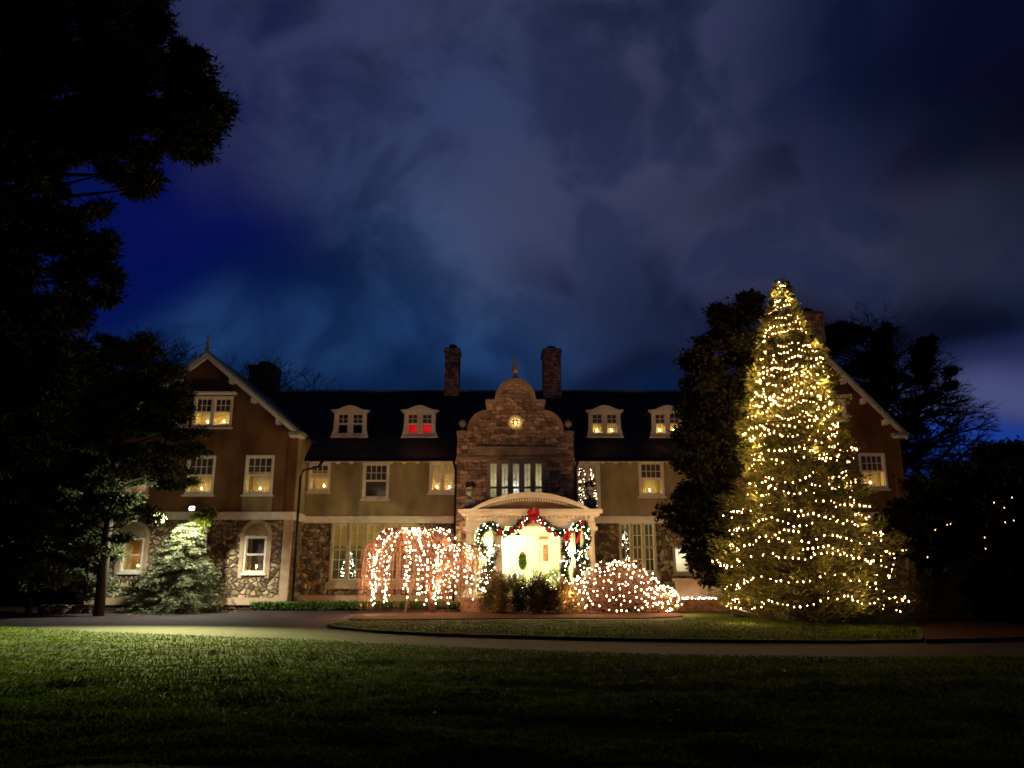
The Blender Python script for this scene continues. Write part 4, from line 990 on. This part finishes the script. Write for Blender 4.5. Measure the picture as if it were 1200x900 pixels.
# tall decorated evergreen
TY = 25.0
def tall_tree():
    prof = [(327, 1), (334, 5), (345, 11), (360, 19), (379, 26), (400, 32), (435, 46), (470, 55), (500, 62), (536, 62), (560, 70), (573, 76), (600, 85), (635, 93), (661, 98), (712, 103), (730, 98), (738, 88)]
    base = at(949, 715, TY); tx = base.x
    Zs = [Zof(p, TY - .0) for p, _ in prof]; Rs = [max(.5, w - (5 if 345 < p < 640 else 2)) * (at(951, p, TY).x - at(950, p, TY).x) for p, w in prof]
    order = np.argsort(Zs); Zs = np.array(Zs)[order]; Rs = np.array(Rs)[order]
    Zs[0] = max(Zs[0], .15)
    rad = lambda z: float(np.interp(z, Zs, Rs))
    top = Zs[-1]
    t = thing('decorated_evergreen', (tx, TY, 0), 'tall conical evergreen wound with warm white lights on the island lawn', 'tree')
    MB().tube([(tx, TY, 0), (tx, TY, top * .5), (tx, TY, top * .97)], .24, .03, 10).build('trunk', 'bark', t, smooth=True)
    bump = {}
    def bumpy(z, a):                                         # lobed silhouette
        return 1 + .06 * math.sin(z * 7.6 + .5 * math.sin(2 * a)) + .08 * math.sin(3 * a + z * 1.9) + .06 * math.sin(5 * a - z * 3.1) + .07 * math.sin(z * 4.2 + 2 * a)
    limbs = MB(); V = []; z = .25
    while z < top - .08:
        r = rad(z); n = max(5, int(5 + r * 9)); a0 = random.random() * 6
        for k in range(n):
            a = a0 + 2 * math.pi * k / n + random.gauss(0, .12); zz = z + random.gauss(0, .08); rr = rad(zz) * bumpy(zz, a) * random.uniform(.82, 1.12)
            d = Vector((math.cos(a), math.sin(a), 0)); tip = Vector((tx, TY, zz + .12 * rr)) + d * rr
            st = Vector((tx, TY, zz - .1 * rr)) + d * .1
            limbs.tube([st, st.lerp(tip, .55) + Vector((0, 0, -.05)), tip], .022, .006, 3)
            if random.random() < .16: continue
            m = int(26 + 34 * min(1.0, rr)); f = rng.uniform(.45, 1.02, m) ** .8
            lat = rng.normal(size=m) * .13 * (1.25 - f) * (1 + rr * .5); ver = rng.normal(size=m) * .09
            s = np.array((-d.y, d.x, 0)); dn = np.array(d)
            P = np.array(st)[None] + (np.array(tip - st))[None] * f[:, None] + s[None] * lat[:, None] + np.array((0, 0, 1.))[None] * ver[:, None]
            A = dn[None] * .9 + s[None] * rng.normal(size=m)[:, None] * .6 + np.array((0, 0, .25))[None] + rng.normal(size=(m, 3)) * .35
            V.append(leaf_arrays(P, A, .19, .042))
        z += .155 if z > top * .6 else .17
    limbs.build('limbs', 'bark', t, fix=False)
    leaf_mesh('crown', np.concatenate(V), 'spruce', t)
    # light strings
    sl = thing('string_lights', (tx, TY, 0), 'long strings of warm white bulbs wound round the tall conical evergreen', 'string lights')
    B = []; z = .35; a = 0; path = []
    nloop = 0
    while z < top - .1:
        r = rad(z) * .97 + .03; pitch = .52 if z < top * .5 else .27
        sag = (.12 * math.sin(7 * a) + .07 * math.sin(3.1 * a)) * min(1, max(0, (r - .6)))
        zz = z + sag; rr = rad(max(.1, zz)) * bumpy(zz, a) * random.uniform(.84, .98) * (1.0 if zz < top * .3 else .88) + .03
        p = Vector((tx + rr * math.cos(a), TY + rr * math.sin(a), max(.12, zz + random.gauss(0, .025)))); path.append(p)
        if random.random() < .94 and (math.sin(a) < .35 or random.random() < .5): B.append(p)
        da = (.19 if z < top * .55 else .12) / max(.2, r); a += da; z += pitch * da / (2 * math.pi)
        if random.random() < .006: z += .12
        if random.random() < .004: z -= .2; 
    # loose cross strings
    for _ in range(9):
        a = random.uniform(math.pi * 1.15, math.pi * 1.85); z = random.uniform(.6, top * .8); s = random.choice((-1, 1)); n = random.randint(6, 16)
        for k in range(n):
            rr = rad(max(.1, z)) * bumpy(z, a) + .05
            B.append(Vector((tx + rr * math.cos(a), TY + rr * math.sin(a), max(z, .15)))); a += s * .14 / max(.5, rr); z += random.choice((.07, .05, .09)) * (1 if k < n / 2 else -.3)
    MB().tube(path[::2], .006, .006, 3).build('wire', 'dark_iron', sl, fix=False)
    print('tree bulbs', len(B))
    bulbs(B, 'bulb_tree', .018, sl); glow([p + (p - Vector((tx, TY, p.z))).normalized() * .22 for p in B if p.x < tx + 1.0], 1500, (1, .58, .22), sl, 60, (0, 0, 0))
tall_tree()

# weeping tree with lights
def weeping(cx, cy):
    t = thing('weeping_tree', (cx, cy, .1), 'small umbrella shaped weeping tree with bare reddish twigs, draped in white lights', 'tree')
    sl = thing('string_lights', (cx, cy, .1), 'strings of white bulbs hanging along the twigs of the weeping tree', 'string lights')
    tr = MB()
    top1 = at(487, 622, cy); top2 = at(538, 641, cy)
    tr.tube([(cx + .1, cy, 0), (cx - .05, cy, .8), (cx - .35, cy + .05, 1.7), (top1.x, cy, top1.z - .35)], .13, .05, 8)
    tr.tube([(cx - .05, cy, .8), (cx + .35, cy - .05, 1.5), (top2.x, cy, top2.z - .25)], .08, .04, 7)
    tr.tube([(cx - .95, cy - .2, 0), (cx - .8, cy - .1, .7), (cx - .5, cy, 1.6)], .05, .04, 6)
    tr.build('trunk', 'red_bark', t, smooth=True)
    tw = MB(); wire = MB(); B = []
    def dome(top, rx, ry, zt, n, nl, zlow, lightp):
        for i in range(n):
            a = 2 * math.pi * i / n + random.gauss(0, .2); q = random.uniform(.55, 1.0)
            px_ = top.x + rx * q * math.cos(a); py_ = cy + ry * q * math.sin(a); zl = zlow + random.uniform(0, .9) * (1.2 - q * .5)
            pts = []
            m = 12; w1 = random.gauss(0, .10); w2 = random.gauss(0, .10)
            for k in range(m + 1):
                f = k / m
                hx = math.sin(min(1, f * 1.55) * math.pi / 2); drop = max(0, (f - .18) / .82)
                z = zt + .10 * math.sin(f * 5) * (1 - f) - (zt - zl) * drop ** 1.55 + random.gauss(0, .02)
                pts.append(Vector((top.x + (px_ - top.x) * hx + w1 * math.sin(f * 6), cy + (py_ - cy) * hx + w2 * math.sin(f * 5), z)))
            tw.tube(pts, .016, .004, 3)
            for _ in range(4):                       # side twigs
                k = random.randint(2, m - 2); p = pts[k]; d = Vector((random.gauss(0, .2), random.gauss(0, .2), -random.uniform(.15, .6)))
                tw.tube([p, p + d * .4 + Vector((d.x * .5, d.y * .5, .08)), p + d], .007, .003, 3)
            if i % nl == 0:
                wire.tube([p + Vector((0, -.02, 0)) for p in pts[2:]], .005, .005, 3)
                L = 0
                for u_, v_ in zip(pts[2:], pts[3:]):
                    seg_ = (v_ - u_).length; 
                    nb = max(1, round(seg_ / .19))
                    for j in range(nb):
                        if random.random() < lightp: B.append(u_.lerp(v_, j / nb) + Vector((random.gauss(0, .035), -.04 + random.gauss(0, .03), random.gauss(0, .02))))
    dome(top1 + Vector((-.08, 0, 0)), 1.98, 1.5, top1.z, 210, 7, .12, .85)
    dome(Vector((top2.x, cy, top2.z)), 1.12, 1.1, top2.z, 140, 9, .35, .8)
    for _ in range(44):
        B.append(Vector((top1.x + random.gauss(0, .55), cy - .2 + random.gauss(0, .25), top1.z + .04 - random.random() * .1)))
    for _ in range(14):
        B.append(Vector((random.uniform(top1.x + 1.0, top2.x + .1), cy - .4 + random.gauss(0, .2), top2.z - random.random() * .45 + .05)))
    tw.build('branches', 'red_bark', t, fix=False); wire.build('wire', 'dark_iron', sl, fix=False)
    print('weeping bulbs', len(B)); bulbs(B, 'bulb_warm', .023, sl); glow(B, 1600, (1, .55, .25), sl, 30, (0, -.45, 0))
g = gr(505, 719); weeping(Xof(505, 700, 30.0), 30.0)

# shrubs in front of the porch
def mound_shrub(px, pyt, hwpx, Y, label, m='shrub_leaf', n=5000, twig=60, leaf=.08, group=None, zb=.1):
    c = at(px, 700, Y); k = at(601, 690, Y).x; r = hwpx * k; zt = Zof(pyt, Y)
    t = thing('shrub', (c.x, Y, zb), label, 'shrub', group)
    mb = MB(); V = []
    for i in range(twig):
        a = random.uniform(0, 6.28); q = random.random() ** .5
        tip = Vector((c.x + r * .95 * q * math.cos(a), Y + r * .8 * q * math.sin(a), zb + (zt - zb) * math.sqrt(max(.05, 1 - q * q * .85)) * random.uniform(.8, 1.1)))
        st = Vector((c.x + random.gauss(0, .08), Y + random.gauss(0, .08), zb)); mid = st.lerp(tip, .5) + Vector((0, 0, .1))
        mb.tube([st, mid, tip], .014, .004, 3)
    mb.build('stems', 'red_bark', t, fix=False)
    d = rand_dirs(n); d[:, 2] = np.abs(d[:, 2]) * 1.0; rad = rng.uniform(.35, 1.0, n) ** .45
    wob = 1 + .10 * np.sin(d[:, 0] * 7 + px) + .08 * np.sin(d[:, 2] * 9 + d[:, 1] * 6)
    P = np.stack([c.x + d[:, 0] * r * rad * wob, Y + d[:, 1] * r * .8 * rad * wob, zb + .05 + d[:, 2] * (zt - zb) * rad * wob], 1)
    leaf_mesh('foliage', leaf_arrays(P, d + rng.normal(size=(n, 3)) * .6 + np.array((0, 0, .3)), leaf, leaf * .4), m, t)
    return t, c.x, r, zt
gp = 'shrubs in front of the porch'
mound_shrub(588, 673, 27, 30.0, 'rounded yellow brown shrub just right of the weeping tree', group=gp, n=12000, leaf=.075)
mound_shrub(629, 676, 26, 29.6, 'dark open shrub in front of the porch steps', m='dark_leaf', group=gp, n=8500, twig=140)
mound_shrub(662, 683, 19, 29.3, 'low brown shrub between the porch shrub and the lit mound', group=gp, n=6000)
tl, lx_, lr_, lz_ = mound_shrub(722, 662, 62, 30.2, 'wide twiggy mound covered in white net lights right of the porch', m='red_bark', n=6000, twig=260, group=gp)
mound_shrub(776, 690, 20, 30.0, 'low end shrub with white lights beside the wide lit mound', m='shrub_leaf', n=2000, group=gp)
sl = thing('string_lights', (lx_, 30.2, .1), 'white bulbs spread over the wide twiggy mound right of the porch', 'string lights')
B = []; path = []
for row in range(11):
    el = .10 + row * .135; ph0 = random.random()
    for k in range(int(29 * math.cos(el) + 3)):
        a = math.pi * (1 + (k + ph0) / (29 * math.cos(el) + 3)) * 1.0 + random.gauss(0, .012)
        e = el + .05 * math.sin(a * 5 + row) + random.gauss(0, .02)
        p = Vector((lx_ + lr_ * 1.02 * math.cos(e) * math.cos(a), 30.2 + lr_ * .82 * math.cos(e) * math.sin(a), .15 + (lz_ - .05) * math.sin(e))); 
        path.append(p)
        if random.random() < .85: B.append(p + Vector((random.gauss(0, .05), 0, random.gauss(0, .05))))
for _ in range(46):
    a = random.uniform(math.pi, 2 * math.pi); e = random.uniform(.05, 1.2); q = 20 * .0337
    B.append(Vector((Xof(776, 700, 30) + q * 1.1 * math.cos(e) * math.cos(a), 30 + q * .9 * math.cos(e) * math.sin(a), .15 + .95 * math.sin(e))))
MB().tube(path, .005, .005, 3).build('wire', 'dark_iron', sl, fix=False)
print('mound bulbs', len(B)); bulbs(B, 'bulb_warm', .021, sl); glow(B, 900, (1, .55, .25), sl, 20, (0, -.5, .15))

# low stone terrace wall and the lights lying on it
ty = 32.6; wx0, wx1 = Xof(796, 700, ty), Xof(850, 700, ty)
tw_ = thing('terrace_wall', (wx0, ty, 0), 'low stone terrace wall with steps behind the lit mound, left of the tall lit evergreen', 'wall')
MB().box(wx0, wx1, ty + .4, ty + .7, 0, Zof(681, ty)).build('upper_step', 'dressed_stone', tw_)
MB().box(wx0 - .1, wx1 + .1, ty - .05, ty + .398, 0, Zof(702, ty)).build('lower_step', 'brick', tw_)
MB().box(wx0 - .1, wx1 + .1, ty + .3, ty + .75, Zof(681, ty) + .002, Zof(681, ty) + .1).build('capstone', 'mullion_stone', tw_)
MB().lathe(((wx0 + wx1) / 2 + .3, ty + .5, Zof(681, ty) + .1), [(.14, 0), (.06, .06), (.12, .14), (.17, .25), (.12, .37), (.01, .42)], 12).build('ball_finial', 'mullion_stone', tw_, smooth=True)
sl = thing('string_lights', (wx0, ty, Zof(702, ty)), 'short row of bright white bulbs lying on the low terrace step', 'string lights')
B = [at(px, 701 + random.gauss(0, .8), ty + .05) for px in (800, 803, 806, 811, 815, 818, 820, 823, 825, 828, 831, 834, 836, 839)]
MB().tube([p + Vector((0, 0, -.03)) for p in B], .006).build('wire', 'dark_iron', sl); bulbs(B, 'bulb_garland', .032, sl)

# ground cover under the left windows
n = 5000; P = np.stack([rng.uniform(Xof(292, 712, 33.4), Xof(430, 712, 33.4), n), rng.uniform(33.3, 34.5, n), rng.uniform(.06, .28, n)], 1)
o = leaf_mesh('ground_cover', leaf_arrays(P, rng.normal(size=(n, 3)) + np.array((0, 0, .6)), .13, .09), 'ivy')
prop(o, 'low band of glossy green ground cover along the house wall left of the weeping tree', 'ground cover', kind='stuff')
n = 2400; P = np.stack([rng.uniform(Xof(430, 712, 34.5), Xof(545, 712, 34.5), n), rng.uniform(34.6, 35.6, n), rng.uniform(.06, .25, n)], 1)
o = leaf_mesh('ground_cover', leaf_arrays(P, rng.normal(size=(n, 3)) + np.array((0, 0, .6)), .13, .09), 'ivy')
prop(o, 'low green ground cover at the wall seen behind the weeping tree', 'ground cover', kind='stuff')

# generic crown from clumps given where they stand, with limbs from the trunk
def clump_tree(name, label, cat, trunk_px, Y, clumps, m, trunk_top, tr=(.3, .1), leaf=(.16, .06), dens=260, depth=1.0, flat=1.0, limb=True, group=None, droop=0, base_z=0, seed=0):
    random.seed(seed + 11)
    k = at(601, 500, Y).x
    bx = Xof(trunk_px, 700, Y); t = thing(name, (bx, Y, base_z), label, cat, group)
    top = at(trunk_top[0], trunk_top[1], Y)
    tb = Vector((bx, Y, base_z - .05)); tp = Vector((bx + (top.x - bx) * .9, Y, top.z))
    MB().tube([tb, tb.lerp(tp, .33), tb.lerp(tp, .66), tp], tr[0], tr[1], 9).build('trunk', 'bark', t, smooth=True)
    V = []; lm = MB()
    for c in clumps:
        px, py, r = c[:3]; dy = c[3] if len(c) > 3 else random.uniform(-1, 1) * depth
        p = at(px, py, Y + dy); rr = r * k
        sub = max(4, int(8 * (r / 25)))
        for _ in range(sub):
            q = p + Vector((random.uniform(-1, 1) * rr * .6, random.uniform(-1, 1) * rr * .6, random.uniform(-1, 1) * rr * .5 * flat))
            sr = rr * random.uniform(.35, .6)
            nn = int(dens * (sr / .6) ** 2 * 2.2) + 60
            V.append(feather(q, (sr * 1.15, sr * 1.15, sr * .7 * flat), nn, leaf[0], leaf[1], droop))
        if limb and random.random() < .8:
            f = max(.15, min(.95, (p.z - .6 - base_z) / max(.5, tp.z - base_z))); s_ = tb.lerp(tp, f)
            lm.tube([s_, s_.lerp(p, .5) + Vector((0, 0, .15)), p], max(.02, tr[1] * .6), .012, 4)
    if lm.v: lm.build('limbs', 'bark', t, fix=False)
    V = np.concatenate(V); print(name, len(V) // 4); leaf_mesh('crown', V, m, t)
    return t

# tall dark evergreen left of the decorated tree
cl = []
for (py, a, b) in ((352, 868, 884), (375, 838, 890), (400, 815, 892), (425, 806, 890), (450, 806, 885), (475, 803, 880), (500, 800, 872), (525, 800, 868), (550, 797, 865), (575, 792, 862), (600, 790, 862), (622, 793, 862), (645, 806, 862), (664, 818, 850)):
    x = a + 8
    while x < b: cl.append((x, py + random.uniform(-6, 6), random.uniform(13, 19))); x += 16
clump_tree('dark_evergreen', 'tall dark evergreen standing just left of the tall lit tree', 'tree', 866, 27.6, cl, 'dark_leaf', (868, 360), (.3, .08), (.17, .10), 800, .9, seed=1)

# big dark pine at the left edge, its crown running out of the frame
cl = []
def fill(rows, step=24, r=(12, 26)):
    for (py, a, b) in rows:
        x = a
        while x <= b: cl.append((x + random.uniform(-6, 6), py + random.uniform(-8, 8), random.uniform(*r))); x += step
fill([(-40, -60, 150), (-10, -60, 180), (20, -60, 200), (48, -60, 225), (75, -60, 240), (100, -60, 250), (128, -60, 252), (150, -60, 240), (172, -60, 205), (172, 225, 245)])
fill([(198, -60, 60), (198, 130, 170), (225, -60, 75), (215, 165, 178), (250, -60, 100), (252, 112, 130), (280, -60, 120), (300, -60, 40), (305, 105, 125), (325, -60, 40), (330, 90, 125), (350, -60, 120), (372, -60, 110), (395, -60, 100), (420, -60, 100), (445, -60, 90), (470, -60, 80), (500, -60, 80), (530, -60, 60)], 30)
clump_tree('tall_pine', 'huge black pine filling the left edge of the view', 'tree', -70, 17.0, cl, 'pine', (-60, -60), (.42, .2), (.20, .05), 1000, 1.6, seed=2)

# hemlock in front of the left gable, lower branches catching the floodlight
cl = [(200, 440, 14), (212, 452, 12), (196, 462, 16), (208, 478, 14), (196, 500, 15), (186, 430, 14)]
for (py, a, b) in ((402, 130, 170), (418, 115, 190), (440, 95, 212), (462, 90, 212), (484, 80, 218), (506, 70, 228), (528, 60, 238), (548, 60, 222), (566, 50, 225), (586, 40, 150), (606, 30, 190), (626, 20, 150), (646, 20, 138)):
    x = a
    while x < b: cl.append((x, py + random.uniform(-6, 6), random.uniform(12, 19))); x += 17
clump_tree('hemlock', 'dark hemlock in front of the left gable, its lower sprays catching the floodlight', 'tree', 118, 29.5, cl, 'pine', (150, 400), (.20, .06), (.17, .055), 520, 1.3, flat=.6, droop=.4, seed=3)
cl = [(20 + random.uniform(0, 95), random.uniform(560, 690), random.uniform(9, 15)) for _ in range(40)] + [(random.uniform(84, 132), random.uniform(600, 695), random.uniform(8, 13)) for _ in range(16)]
clump_tree('shade_tree', 'small dark tree at the far left with floodlit leaves and a slim trunk', 'tree', 36, 30.5, cl, 'spruce_green', (50, 590), (.13, .05), (.16, .08), 120, 1.3, seed=4)

# small floodlit evergreen under the floodlight
def small_evergreen():
    Y = 31.9; tx = Xof(210, 700, Y); t = thing('small_evergreen', (tx, Y, .05), 'small silvery green evergreen lit from above by the floodlight', 'tree')
    top = Zof(612, Y); k = at(601, 660, Y).x
    MB().tube([(tx, Y, 0), (tx, Y, top * .9)], .08, .02, 8).build('trunk', 'bark', t)
    V = []; lm = MB()
    for i in range(300):
        f = random.random() ** .8; z = .15 + (top - .15) * (1 - f) ; r = (.25 + 1.9 * f ** .85) * random.uniform(.8, 1.12); a = random.uniform(0, 6.28)
        d = Vector((math.cos(a), math.sin(a), 0)); st = Vector((tx, Y, z)); tip = st + d * r + Vector((0, 0, -.16 * r + random.gauss(0, .08)))
        lm.tube([st, st.lerp(tip, .5) + Vector((0, 0, .06)), tip], .012, .004, 3)
        m = 90; ff = rng.uniform(.3, 1.03, m); s = np.array((-d.y, d.x, 0))
        P = np.array(st)[None] + np.array(tip - st)[None] * ff[:, None] + s[None] * (rng.normal(size=m) * .10)[:, None] + np.array((0, 0, 1.))[None] * (rng.normal(size=m) * .03 - .02)[:, None]
        A = np.array(d)[None] * .7 + s[None] * rng.normal(size=m)[:, None] * .9 + rng.normal(size=(m, 3)) * .25 + np.array((0, 0, -.15))[None]
        V.append(leaf_arrays(P, A, .16, .028))
    lm.build('limbs', 'bark', t, fix=False); leaf_mesh('crown', np.concatenate(V), 'spruce_green', t)
small_evergreen()
cl = [(230, 607, 4, 0), (238, 601, 4, 0), (246, 605, 4, 0), (234, 613, 3, 0), (243, 612, 4, 0), (228, 616, 3, .2), (240, 622, 3, .2), (236, 629, 3, .3), (249, 599, 3, 0)]
clump_tree('climbing_plant', 'yellow green climber on a pole just right of the floodlight', 'plant', 243, 32.3, cl, 'yellow_leaf', (240, 610), (.03, .015), (.17, .1), 30, .1, seed=5)

# drooping dark tree at the right edge
cl = []
for (py, a, b) in ((538, 1160, 1300), (556, 1115, 1300), (574, 1085, 1300), (596, 1058, 1300), (618, 1044, 1300), (640, 1050, 1300), (664, 1130, 1300), (688, 1140, 1300), (706, 1150, 1300)):
    x = a
    while x < b: cl.append((x, py + random.uniform(-6, 6), random.uniform(13, 20))); x += 20
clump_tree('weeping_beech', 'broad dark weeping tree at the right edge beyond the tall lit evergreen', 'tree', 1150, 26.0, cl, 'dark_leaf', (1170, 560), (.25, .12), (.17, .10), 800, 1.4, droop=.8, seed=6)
sl = thing('string_lights', at(1062, 645, 25), 'few scattered bulbs glinting among the leaves of the broad dark tree at the right', 'string lights')
B = [at(px, py, 24.2) for px, py in ((1062, 645), (1087, 653), (1096, 621), (1110, 615), (1114, 614), (1154, 630), (1155, 643), (1165, 589), (1177, 595), (1186, 583), (1178, 612), (1188, 610))]
for p in B: pass
order = sorted(B, key=lambda p: p.x)
MB().tube([p + Vector((0, .05, 0)) for p in order], .005, .005, 3).build('wire', 'dark_iron', sl); bulbs(B, 'bulb_dim', .014, sl)
mound_shrub(1078, 668, 22, 26.5, 'leafy brown shrub lit by the tall tree at its right', m='shrub_leaf', n=3500, leaf=.11, twig=70)
mound_shrub(1118, 676, 18, 26.2, 'smaller brown shrub under the drooping branches at the right', m='shrub_leaf', n=2200, leaf=.11, twig=50)
mound_shrub(1140, 688, 7, 25.6, 'narrow upright green plant at the foot of the right hand shrubs', m='ivy', n=500, leaf=.12, twig=12)

# bare trees behind the house
def bare_tree(px, py_top, Y, label, spread=1.0, seed=0, depth=6, width=(.35, .03), lean=0, twigs=3, dense=False):
    random.seed(seed); b = Vector((Xof(px, 600, Y), Y, 0)); H = Zof(py_top, Y)
    t = thing('bare_tree', b, label, 'tree', 'bare trees behind the house'); tr = MB(); br = MB()
    tr.tube([b, b + Vector((lean * .3, 0, H * .2)), b + Vector((lean, 0, H * .42))], width[0], width[0] * .6, 8); tr.build('trunk', 'bark', t, smooth=True)
    def grow(p, d, L, r, lev):
        mid = p + d * L * .5 + Vector((random.gauss(0, .05), random.gauss(0, .05), random.gauss(0, .05))) * L; e = p + d * L + Vector((random.gauss(0, .07), random.gauss(0, .07), random.gauss(0, .05))) * L
        br.tube([p, mid, e], r, r * .6, 5 if lev > 3 else 3)
        if lev == 0: return
        n = twigs if lev > 1 else twigs + 1
        for i in range(n):
            nd = (d + Vector((random.gauss(0, .55) * spread, random.gauss(0, .5), random.gauss(.05, .35)))).normalized()
            grow(e if i else mid.lerp(e, .5), nd, L * random.uniform(.62, .86), r * .62, lev - 1)
    p0 = b + Vector((lean, 0, H * .42))
    for i in range(4):
        grow(p0 - Vector((0, 0, random.random() * H * .08)), Vector((random.gauss(0, .5) * spread, random.gauss(0, .4), 1)).normalized(), H * .17, width[0] * .5, depth)
    br.build('branches', 'bark', t, fix=False); print('bare', len(br.f))
bare_tree(215, 372, 52, 'bare tree rising behind the peak of the left gable', 1.3, 3)
bare_tree(160, 360, 50, 'bare tree behind the left gable, leftmost of those against the sky', 1.2, 5)
bare_tree(285, 400, 55, 'bare tree between the left gable peak and the dark chimney', 1.2, 8)
bare_tree(352, 432, 60, 'small bare tree showing above the roof right of the dark chimney', 1.5, 9)
bare_tree(1045, 385, 44, 'large spreading bare tree behind the right gable', 2.1, 14, 6, (.5, .03), 0)
bare_tree(985, 345, 46, 'tall bare tree directly behind the tall lit evergreen', 1.3, 15, 6, (.4, .03), 0)
bare_tree(1105, 470, 42, 'bare tree with low spreading boughs right of the right gable', 1.9, 23, 6, (.34, .03), .4)
bare_tree(1068, 575, 60, 'thin bare sapling against the blue horizon right of the right gable', 1.2, 31, 4, (.1, .02), 0)
cl = []
for (py, a, b) in ((385, 965, 1060), (400, 955, 1100), (418, 950, 1118), (436, 955, 1125), (454, 970, 1112), (472, 985, 1095), (490, 1000, 1070), (506, 1015, 1100)):
    x = a
    while x < b:
        if random.random() < .72: cl.append((x + random.uniform(-7, 7), py + random.uniform(-9, 9), random.uniform(7, 15)))
        x += 17
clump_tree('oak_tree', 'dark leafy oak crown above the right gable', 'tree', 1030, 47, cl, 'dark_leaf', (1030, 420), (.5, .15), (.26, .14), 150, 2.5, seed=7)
cl = []
for (py, a, b) in ((446, -80, 120), (470, -80, 170), (496, -80, 150), (524, -80, 140), (552, -80, 140), (580, -80, 140), (608, -80, 140), (636, -80, 140), (664, -80, 140), (690, -80, 140)):
    x = a
    while x < b: cl.append((x + random.uniform(-8, 8), py + random.uniform(-8, 8), random.uniform(17, 24))); x += 24
clump_tree('dark_oak', 'black leafy tree far back at the left, behind the hemlock', 'tree', 40, 43, cl, 'dark_leaf', (40, 450), (.5, .2), (.4, .25), 150, 2.0, seed=17)
# distant tree line on both sides
n = 9000
P = np.stack([rng.uniform(-120, 140, n), rng.uniform(66, 74, n), rng.uniform(0, 5.5, n)], 1); P[:, 2] *= .8 + .2 * np.sin(P[:, 0] * .35) * np.sin(P[:, 0] * .13 + 1)
o = leaf_mesh('distant_woods', leaf_arrays(P, rng.normal(size=(n, 3)), 1.6, .9), 'dark_leaf'); prop(o, 'dark line of far woods low behind the house', 'woods', kind='stuff')

# small things at the far left
p = at(72, 667, 31)
t = thing('path_lamp', (p.x, 31, 0), 'tiny amber lamp glowing low among the dark trees at the far left', 'lamp')
MB().lathe((p.x, 31, 0), [(.03, 0), (.02, .05), (.02, p.z - .1)], 8).build('post', 'dark_iron', t)
MB().lathe((p.x, 31, p.z - .1), [(.07, 0), (.09, .06), (.09, .12), (.02, .14)], 10).build('lamp_shade', 'dim_amber', t)
MB().lathe((p.x, 31, p.z + .045), [(.13, 0), (.02, .08)], 10).build('cap', 'dark_iron', t)
a, b = at(46, 712, 31.5), at(106, 712, 31.5)
w = MB(); x = a.x
while x < b.x: w.box(x, min(b.x, x + .48), 31.4, 31.75, 0, .30 + random.uniform(-.02, .02)); x += .5
w = w.build('low_stone_wall', 'fieldstone', origin=(a.x, 31.5, 0)); prop(w, 'low pale stone wall at the edge of the drive on the far left', 'wall')
# scattered fallen leaves on the lawn
P = []
for _ in range(110):
    g = gr(random.uniform(0, 1100), 738 + 110 * random.random() ** 1.3); P.append((g.x, g.y, .03 + lawn_height(g.x, g.y) + .06))
P = np.array(P); A = rng.normal(size=(len(P), 3)); A[:, 2] *= .2
o = leaf_mesh('fallen_leaves', leaf_arrays(P, A, .06, .04), 'urn_lead'); prop(o, 'pale fallen leaves scattered over the front lawn', 'leaves', kind='stuff')
bpy.context.view_layer.update()
